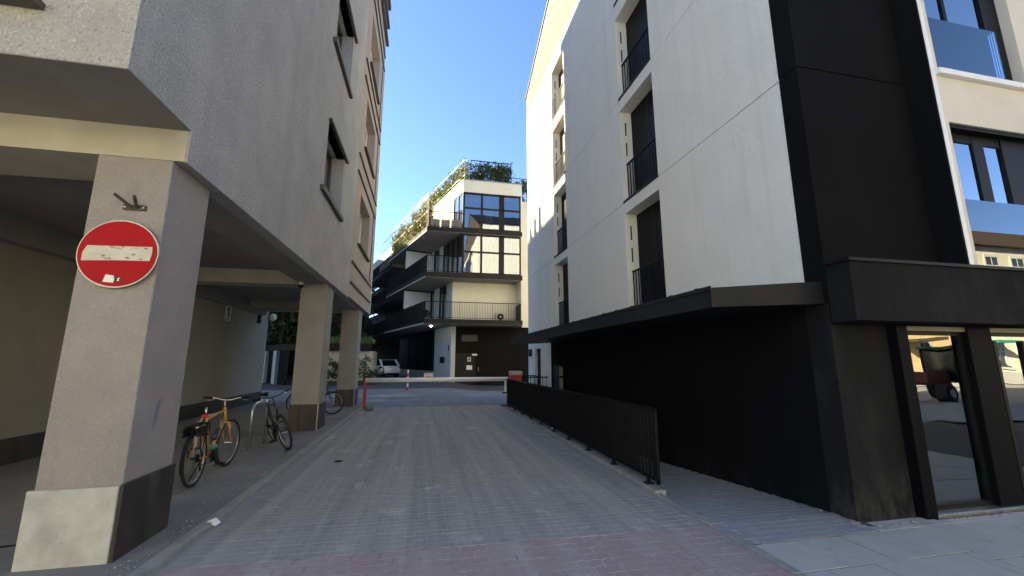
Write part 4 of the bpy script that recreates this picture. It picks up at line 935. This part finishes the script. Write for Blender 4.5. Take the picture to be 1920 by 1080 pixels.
for k in range(1, 10): q.beam((2.8 + k * .295, 27.45, 14.26), (2.8 + k * .295, 27.45, 15.95), .015, .015, (0, 1, 0))
q.build('cage', M_DMETAL, RH); bx('trough', M_WOODG, 2.82, 5.73, 27.48, 28.0, 14.26, 14.5, RH)
o0 = s_of(27.45, WO + .42)
def f4(): s = U(o0, o0 + 9.5); v = B(s, WO + U(.25, .6)); return (v[0], v[1], U(14.4, 15.75))
RH2 = leaves('roof_hedge', 'yellow green hedge running back along the left roof edge', 'plants', clump(f4, 300), 6500, .10, M_LEAFY)
q = MB(); P_, Q_ = B(o0, WO + .2), B(o0 + 9.6, WO + .2)
q.beam((*P_, 15.93), (*Q_, 15.93), .05, .05); q.beam((*P_, 14.75), (*Q_, 14.75), .05, .05)
for k in range(13):
    v = B(o0 + .8 * k, WO + .2); q.beam((*v, 14.26), (*v, 15.93), .03, .03, (0, 1, 0))
q.build('cage', M_WMETAL, RH2)
MB().prism([B(o0, WO + .3), B(o0 + 9.6, WO + .3), B(o0 + 9.6, WO + .75), B(o0, WO + .75)], 14.26, 14.5).build('trough', M_WOODG, RH2)
def f5(): return (U(6.1, 8.6), U(28.5, 28.9), U(13.75, 15.3))
RH3 = leaves('roof_hedge', 'lower dark hedge at the right end of the roof, half hidden by the white block', 'plants', clump(f5, 60), 1700, .10, M_LEAFD)
q = MB(); q.beam((6.0, 28.45, 15.35), (8.8, 28.45, 15.35), .04, .04)
for k in range(8): q.beam((6.0 + k * .4, 28.45, 13.6), (6.0 + k * .4, 28.45, 15.35), .02, .02, (0, 1, 0))
q.build('cage', M_DMETAL, RH3)
# air conditioner, chairs
AC = thing('air_conditioner', 'white air conditioner outdoor unit behind the bars of the cream walled balcony', 'air conditioner', (5.2, 28.2, 4.37))
bx('case', mat('ac_white', (0.55, 0.53, 0.48), 0.5), 4.85, 5.6, 28.1, 28.42, 4.42, 5.0, AC, .02)
MB().ring((5.14, 28.09, 4.71), (0, 1, 0), .22, .015, 24, 6).build('fan_ring', M_DMETAL, AC); MB().cyl((5.14, 28.10, 4.71), (5.14, 28.07, 4.71), .21, 20).build('fan_grille', M_DMETAL, AC)
MB().cyl((5.14, 28.069, 4.71), (5.14, 28.06, 4.71), .06, 12).build('fan_hub', M_WMETAL, AC)
for x in (4.95, 5.5): bx('foot', M_DMETAL, x - .04, x + .04, 28.12, 28.4, 4.36, 4.42, AC)
for k, (s, off, lb) in enumerate(((2.2, .8, 'dark folding chair on the lower balcony, nearer the corner'), (2.9, 1.2, 'dark folding chair on the lower balcony, farther from the corner'))):
    v = B(s, off); t = thing('folding_chair', lb, 'chair', (v[0], v[1], 4.37), 'chairs on the lower balcony')
    bx('seat', M_PLASTIC, v[0] - .22, v[0] + .22, v[1] - .2, v[1] + .2, 4.80, 4.83, t); bx('backrest', M_PLASTIC, v[0] - .22, v[0] + .22, v[1] + .2, v[1] + .23, 4.95, 5.25, t)
    for sx in (-.2, .2):
        MB().tube([(v[0] + sx, v[1] - .22, 4.37), (v[0] + sx, v[1] + .23, 5.25)], .014, 6).build('leg', M_GALV, t); MB().tube([(v[0] + sx, v[1] + .22, 4.37), (v[0] + sx, v[1] - .18, 4.82)], .014, 6).build('leg', M_GALV, t)

# ------------------------------------------------------------------ parked car (hatchback seen from behind)
def car(loc, heading):
    t = thing('parked_car', 'white hatchback parked under the dark building beyond the barrier, seen from behind', 'car')
    # sections along y (rear -2.05 .. front 2.05): half width, sill z, belt z
    st = [(-2.05, .72, .42, .78), (-1.98, .82, .32, .92), (-1.5, .875, .22, .97), (-.6, .885, .2, .95), (.6, .885, .2, .93), (1.2, .875, .22, .88), (1.75, .82, .28, .76), (2.05, .66, .36, .6)]
    b = MB(); rings = []
    for (y, hw, z0, z1) in st:
        rings.append([b.bm.verts.new((x, y, z)) for x, z in ((-hw * .9, z0), (-hw, z0 + .14), (-hw, z1 - .2), (-hw * .93, z1), (hw * .93, z1), (hw, z1 - .2), (hw, z0 + .14), (hw * .9, z0))])
    for p, q in zip(rings, rings[1:]):
        for k in range(8): b.bm.faces.new([p[k], p[(k + 1) % 8], q[(k + 1) % 8], q[k]])
    b.bm.faces.new(rings[0][::-1]); b.bm.faces.new(rings[-1])
    body = b.build('body', M_CARW, t, True)
    g = [(-1.95, .74, .93), (-1.35, .62, 1.40), (-.9, .62, 1.46), (.1, .62, 1.45), (1.05, .76, .90)]
    b = MB(); rr_ = []
    base = {0: .93, 1: .96, 2: .95, 3: .94, 4: .89}
    for k, (y, hw, zt) in enumerate(g): rr_.append([b.bm.verts.new((x, y, z)) for x, z in ((-.83 if 0 < k < 4 else -hw, base[k]), (-hw, zt), (hw, zt), (.83 if 0 < k < 4 else hw, base[k]))])
    for p, q in zip(rr_, rr_[1:]):
        for k in range(3): b.bm.faces.new([p[k], p[k + 1], q[k + 1], q[k]])
    b.build('windows', M_CARG, t)
    q = MB(); q.hexa([(-.63, -1.42, 1.375), (.63, -1.42, 1.375), (.63, .12, 1.44), (-.63, .12, 1.44), (-.6, -1.5, 1.42), (.6, -1.5, 1.42), (.58, .1, 1.485), (-.58, .1, 1.485)]); q.build('roof', M_CARW, t)
    for s in (-1, 1):
        MB().beam((s * .69, -1.97, .93), (s * .625, -1.38, 1.41), .17, .06, (0, 0, 1)).build('roof_pillar', M_CARW, t)
        MB().beam((s * .80, .98, .92), (s * .625, .1, 1.44), .06, .05).build('roof_pillar', M_CARW, t)
        MB().beam((s * .75, -.55, .95), (s * .64, -.55, 1.43), .07, .04, (0, 1, 0)).build('roof_pillar', M_DMETAL, t)
        MB().box(min(s * .55, s * .86), max(s * .55, s * .86), -2.03, -1.8, .72, .88, .03).build('tail_lamp', M_TAIL, t)
        MB().box(min(s * .86, s * 1.0), max(s * .86, s * 1.0), .75, .87, .9, 1.02, .03).build('mirror', M_CARW, t)
        for y in (-1.3, 1.3):
            wq = MB().cyl((s * .66, y, .31), (s * .895, y, .31), .31, 22).build('wheel', M_RUBBER, t); MB().cyl((s * .893, y, .31), (s * .905, y, .31), .2, 14).build('rim', M_GALV, wq)
    MB().box(-.8, .8, -2.1, -1.95, .38, .56, .03).build('bumper', M_CARW, t); MB().box(-.7, .7, -2.07, -1.9, .24, .38, .02).build('bumper_insert', M_PLASTIC, t)
    MB().box(-.26, .26, -2.115, -2.10, .42, .53).build('number_plate', M_SIGNW, t)
    MB().cyl((0, -2.03, .8), (0, -2.045, .8), .05, 12).build('badge', M_DMETAL, t)
    t.location = loc; t.rotation_euler = (0, 0, heading); return t
car((-3.45, 35.6, .35), R(27))

# ------------------------------------------------------------------ yard behind the arcade
GA = thing('garage_row', 'low pale garage row with dark doors and a grass roof behind the arcade', 'garage', (-6, 31, .3))
MB().prism([(-7.6, 30), (-3.5, 30), (-3.5, 33), (-7.6, 33)], .1, 2.33).build('wall', mat('garage_wall', (0.55, 0.52, 0.44), 0.9, c2=(0.48, 0.46, 0.39), nscale=1), GA)
bx('roof_edge', M_DBROWN, -7.8, -3.6, 29.8, 33.2, 2.34, 2.85, GA)
GP, GQ = Vector((-12.9, 32.5)), Vector((-7.75, 25.6)); gd = (GQ - GP).normalized(); gn = Vector((gd.y, -gd.x)) * -1
gn = Vector((-gd.y, gd.x))
def G_(s, o): v = GP + gd * s - gn * 0 + Vector((gd.y, -gd.x)) * -o; return (v.x, v.y)
L_ = (GQ - GP).length
MB().prism([G_(0, 0), G_(L_, 0), G_(L_, 2.5), G_(0, 2.5)], 2.25, 2.6).build('roof_edge', M_DBROWN, GA)
for k in range(5):
    s = k * L_ / 5
    MB().prism([G_(s + .02, 0), G_(s + .5, 0), G_(s + .5, .25), G_(s + .02, .25)], .15, 2.25).build('pier', MATS['garage_wall'], GA)
    MB().prism([G_(s + .5, .18), G_(s + L_ / 5 + .02, .18), G_(s + L_ / 5 + .02, .25), G_(s + .5, .25)], .15, 2.25).build('door', M_DMETAL, GA)
g_ = MB()
for _ in range(2600):
    x, y = U(-7.7, -3.7), U(29.9, 33); h = U(.2, .6); g_.face([(x - .02, y, 2.85), (x + .02, y, 2.85), (x + U(-.15, .15), y + U(-.1, .1), 2.85 + h)])
stuff(g_.build('roof_grass', M_GRASS, None, fix=False))
def shrub(x, y, r, h, label, n=500, m=M_LEAFD):
    t = thing('bush', label, 'bush', (x, y, gz(y)), 'bushes before the pale garage wall'); z = gz(y)
    cs = [(x + random.gauss(0, r * .45), y + random.gauss(0, r * .35), z + U(.15, 1) * h) for _ in range(26)]
    b = MB()
    for _ in range(n):
        c = random.choice(cs); b.leaf((c[0] + random.gauss(0, .1), c[1] + random.gauss(0, .1), c[2] + random.gauss(0, .1)), U(.05, .1))
    b.build('foliage', m, t, fix=False)
    for _ in range(7): MB().tube([(x, y, z), (x + random.gauss(0, r * .3), y + random.gauss(0, r * .3), z + h * U(.6, 1.05))], [.02, .008], 5).build('stem', M_BARK, t)
shrub(-4.9, 26.0, .75, 1.5, 'tall loose bush between the second and third pillars', 800)
shrub(-5.6, 25.5, .5, 1.0, 'low bush at the second pillar, left of the taller one', 400)
shrub(-3.35, 25.4, .45, 1.6, 'thin tall bush just right of the third pillar', 350)
shrub(-2.95, 25.8, .5, .7, 'low spreading bush right of the third pillar near the car', 400)
bx_ = MB().box(-5.9, -2.6, 25.2, 26.6, .2, .5); tag(bx_.build('planting_bed', mat('dark_bed', (0.05, 0.045, 0.04), .9)), 'low dark raised bed under the bushes', 'planting bed')
def tree(x, y, h, r, label, n=3800):
    t = thing('tree', label, 'tree', (x, y, .3), 'dark trees behind the garages')
    b = MB(); b.tube([(x, y, 0), (x + .1, y, h * .3), (x + U(-.3, .3), y, h * .6), (x, y, h * .9)], [.24, .19, .12, .03], 8)
    cs = []
    for k in range(10):
        a = U(0, 6.28); z0 = h * U(.25, .7); p = Vector((x + .1, y, z0)); q = p + Vector((math.cos(a) * r * U(.5, .95), math.sin(a) * r * U(.5, .95), h * U(.08, .25))); b.tube([p, (p + q) / 2 + Vector((0, 0, .15)), q], [.08, .05, .015], 6); cs.append(q)
    b.build('trunk', M_BARK, t, True)
    for _ in range(40):
        a, u = U(0, 6.28), U(-1, 1); k = U(.55, 1) ; cs.append(Vector((x + math.cos(a) * r * k * math.sqrt(1 - u * u), y + math.sin(a) * r * k * math.sqrt(1 - u * u), h * .55 + u * h * .42 * k)))
    b = MB()
    for _ in range(n):
        c = random.choice(cs); b.leaf((c[0] + random.gauss(0, r * .17), c[1] + random.gauss(0, r * .17), c[2] + random.gauss(0, r * .15)), U(.12, .24))
    b.build('crown', M_LEAF, t, fix=False)
for (x, y, h, r, lb) in ((-15.0, 35, 11, 3.4, 'dark tree behind the far end of the arcade wall'), (-11.4, 36, 12, 3.6, 'dark tree seen left of the second pillar'), (-8.4, 37.5, 10, 3.2, 'dark tree seen between the second and third pillars'), (-9.5, 44, 11, 3.4, 'dark tree farthest back, behind the third pillar'), (-13.5, 42, 12, 3.8, 'dark tree in the back row, behind the second pillar')):
    tree(x, y, h, r, lb, 5200)
hb_ = MB()
for _ in range(14000):
    x = U(-22, -6.5); y = 46 + U(-.8, .8); hb_.leaf((x, y, U(.2, 7.5 + 1.2 * math.sin(x * 1.7))), U(.2, .34))
stuff(hb_.build('far_thicket', M_LEAF, None, fix=False))
NB = thing('neighbouring_block', 'tall plain block rising behind the trees and the arcade building', 'building', (-21, 42, 0))
bx('wall', mat('neighbour_render', (0.50, 0.49, 0.47), .9), -27, -16, 27, 37, 0, 24.3, NB); bx('lower_wing', MATS['neighbour_render'], -27, -16.02, 37, 78, 0, 22.6, NB)
for k in range(3): bx('chimney', M_DBROWN, -16.5, -16.2, 32.6 + k * .75, 32.85 + k * .75, 24.3, 25.5 - .25 * k, NB)

# ------------------------------------------------------------------ houses across the street, seen in the glass
wm = MB().box(-.6, .6, -.02, .04, 0, 1.8).mesh('window', M_STREETW); fm = MB(); fm.box(-.72, .72, -.01, .10, 1.8, 1.98); fm.box(-.70, .70, -.01, .09, -.12, 0); fm.box(-.72, -.6, -.01, .07, 0, 1.8); fm.box(.6, .72, -.01, .07, 0, 1.8); fm.box(-.03, .03, 0, .06, 0, 1.8); fm.box(-.6, -.03, 0, .06, 1.15, 1.21); fm.box(.03, .6, 0, .06, 1.15, 1.21)
fm = fm.mesh('window_frame', M_SIGNW)
for k, (x0, x1, h, m, lb) in enumerate(((-40, -12, 11.5, M_YELL, 'pale yellow house across the street behind the camera, at the arcade side'), (-12, 14, 10.5, M_YELL, 'pale yellow house across the street behind the camera, facing the driveway'), (14, 24, 9.6, M_YELL, 'narrow pale yellow house across the street, next to the ochre house'), (24, 36, 10.4, M_OCHRE, 'ochre house across the street reflected in the shop window'), (36, 56, 9.9, M_YELL, 'pale yellow house across the street reflected in the upper glass'), (56, 90, 10.8, M_OCHRE, 'ochre house at the far end of the street opposite'))):
    t = thing('street_house', lb, 'house', ((x0 + x1) / 2, -18, 0), 'houses across the street')
    bx('wall', m, x0 + .1, x1 - .1, -24, -14, 0, h, t); bx('cornice', M_BROWN, x0, x1, -24.2, -13.6, h, h + .35, t); bx('plinth', M_GREYR, x0 + .1, x1 - .1, -14, -13.9, 0, .8, t)
    bx('string_course', M_SIGNW, x0 + .1, x1 - .1, -14, -13.88, 3.75, 3.95, t)
    bx('roof', M_BROWN, x0, x1, -23, -14.8, h + .36, h + 1.5, t); bx('chimney', M_OCHRE, x0 + 3, x0 + 3.8, -17, -16, h + 1.5, h + 2.6, t)
    n = int((x1 - x0) / 2.6)
    for fl in range(3):
        for j in range(n):
            for me in (wm, fm):
                o = bpy.data.objects.new('window' if me is wm else 'window_frame', me); C.objects.link(o); o.parent = t; o.location = (x0 + 1.5 + j * 2.6 - (x0 + x1) / 2, -14 + 18, 1.1 + fl * 3.1)
    if 13 < x0 < 50:
        for j in range(2): bx('awning', M_BROWN if j else M_GREEN, x0 + 2 + j * 5, x0 + 4.5 + j * 5, -14, -12.9, 2.95, 3.15, t)
RN = thing('street_block', 'tall block continuing the street front to the right of the white block', 'building', (30, 11, 0))
bx('wall', M_GREYR, 14.2, 70, 4.2, 16, 0, 15.5, RN); bx('roof', M_DMETAL, 14.1, 70, 4.0, 16.2, 15.5, 15.8, RN)
LO = thing('parked_tractor', 'small red tractor with dark glazed cab across the street, mirrored in the shop glass', 'tractor', (21.8, -6, 0))
bx('bonnet', mat('dull_tractor_red', (0.13, 0.02, 0.018), .6), 20.2, 21.6, -6.4, -5.6, .65, 1.25, LO, .1); bx('cab', M_CARG, 21.6, 23.0, -6.7, -5.3, .8, 2.15, LO, .08); bx('cab_roof', mat('tractor_green', (0.04, 0.16, 0.06), .5), 21.5, 23.1, -6.8, -5.2, 2.15, 2.28, LO, .04)
for x in (21.63, 22.97):
    for y in (-6.68, -5.32): bx('cab_post', M_PLASTIC, x - .04, x + .04, y - .04, y + .04, .8, 2.15, LO)
for x, r_ in ((20.5, .38), (22.6, .62)):
    for y in (-5.2, -6.8):
        wq = MB().cyl((x, y - .18, r_), (x, y + .18, r_), r_, 22).build('wheel', M_RUBBER, LO); MB().cyl((x, y + .185, r_), (x, y + .2, r_), r_ * .5, 14).build('rim', M_GALV, wq)
# ------------------------------------------------------------------ small debris
pc = MB(); pc.face([(-2.08, 4.99, .062), (-2.0, 5.0, .008), (-1.97, 5.05, .03), (-2.03, 5.07, .07)]); tag(pc.build('paper_scrap', M_PAPER), 'crumpled white paper scrap by the left kerb', 'litter')
q = MB(); q.blob((-1.33, 7.63, .012), .07, .035, .014, 2); tag(q.build('flattened_can', M_PLASTIC), 'small flat black piece of litter lying on the driveway', 'litter')
cb_ = MB().tube([(-4.2, 4.9, .055), (-3.8, 4.72, .055), (-3.5, 4.75, .055), (-3.2, 4.80, .055)], .008, 5); tag(cb_.build('cable', M_PLASTIC, None, True), 'thin black cable lying on the arcade floor behind the front pillar', 'cable')
gr = MB()
for _ in range(420):
    w_ = random.random()
    if w_ < .55: x, y = -2.16 - abs(random.gauss(0, .12)), U(3.4, 9); z = .047
    elif w_ < .8: x, y = U(4.25, 4.48), U(3.6, 6); z = rz_(y) + .002
    else: x, y = U(4.5, 7.5), U(3.56, 3.66); z = .003
    s = U(.003, .009); gr.box(x - s, x + s, y - s, y + s, z, z + s * 1.2)
stuff(gr.build('gravel', M_KERB))
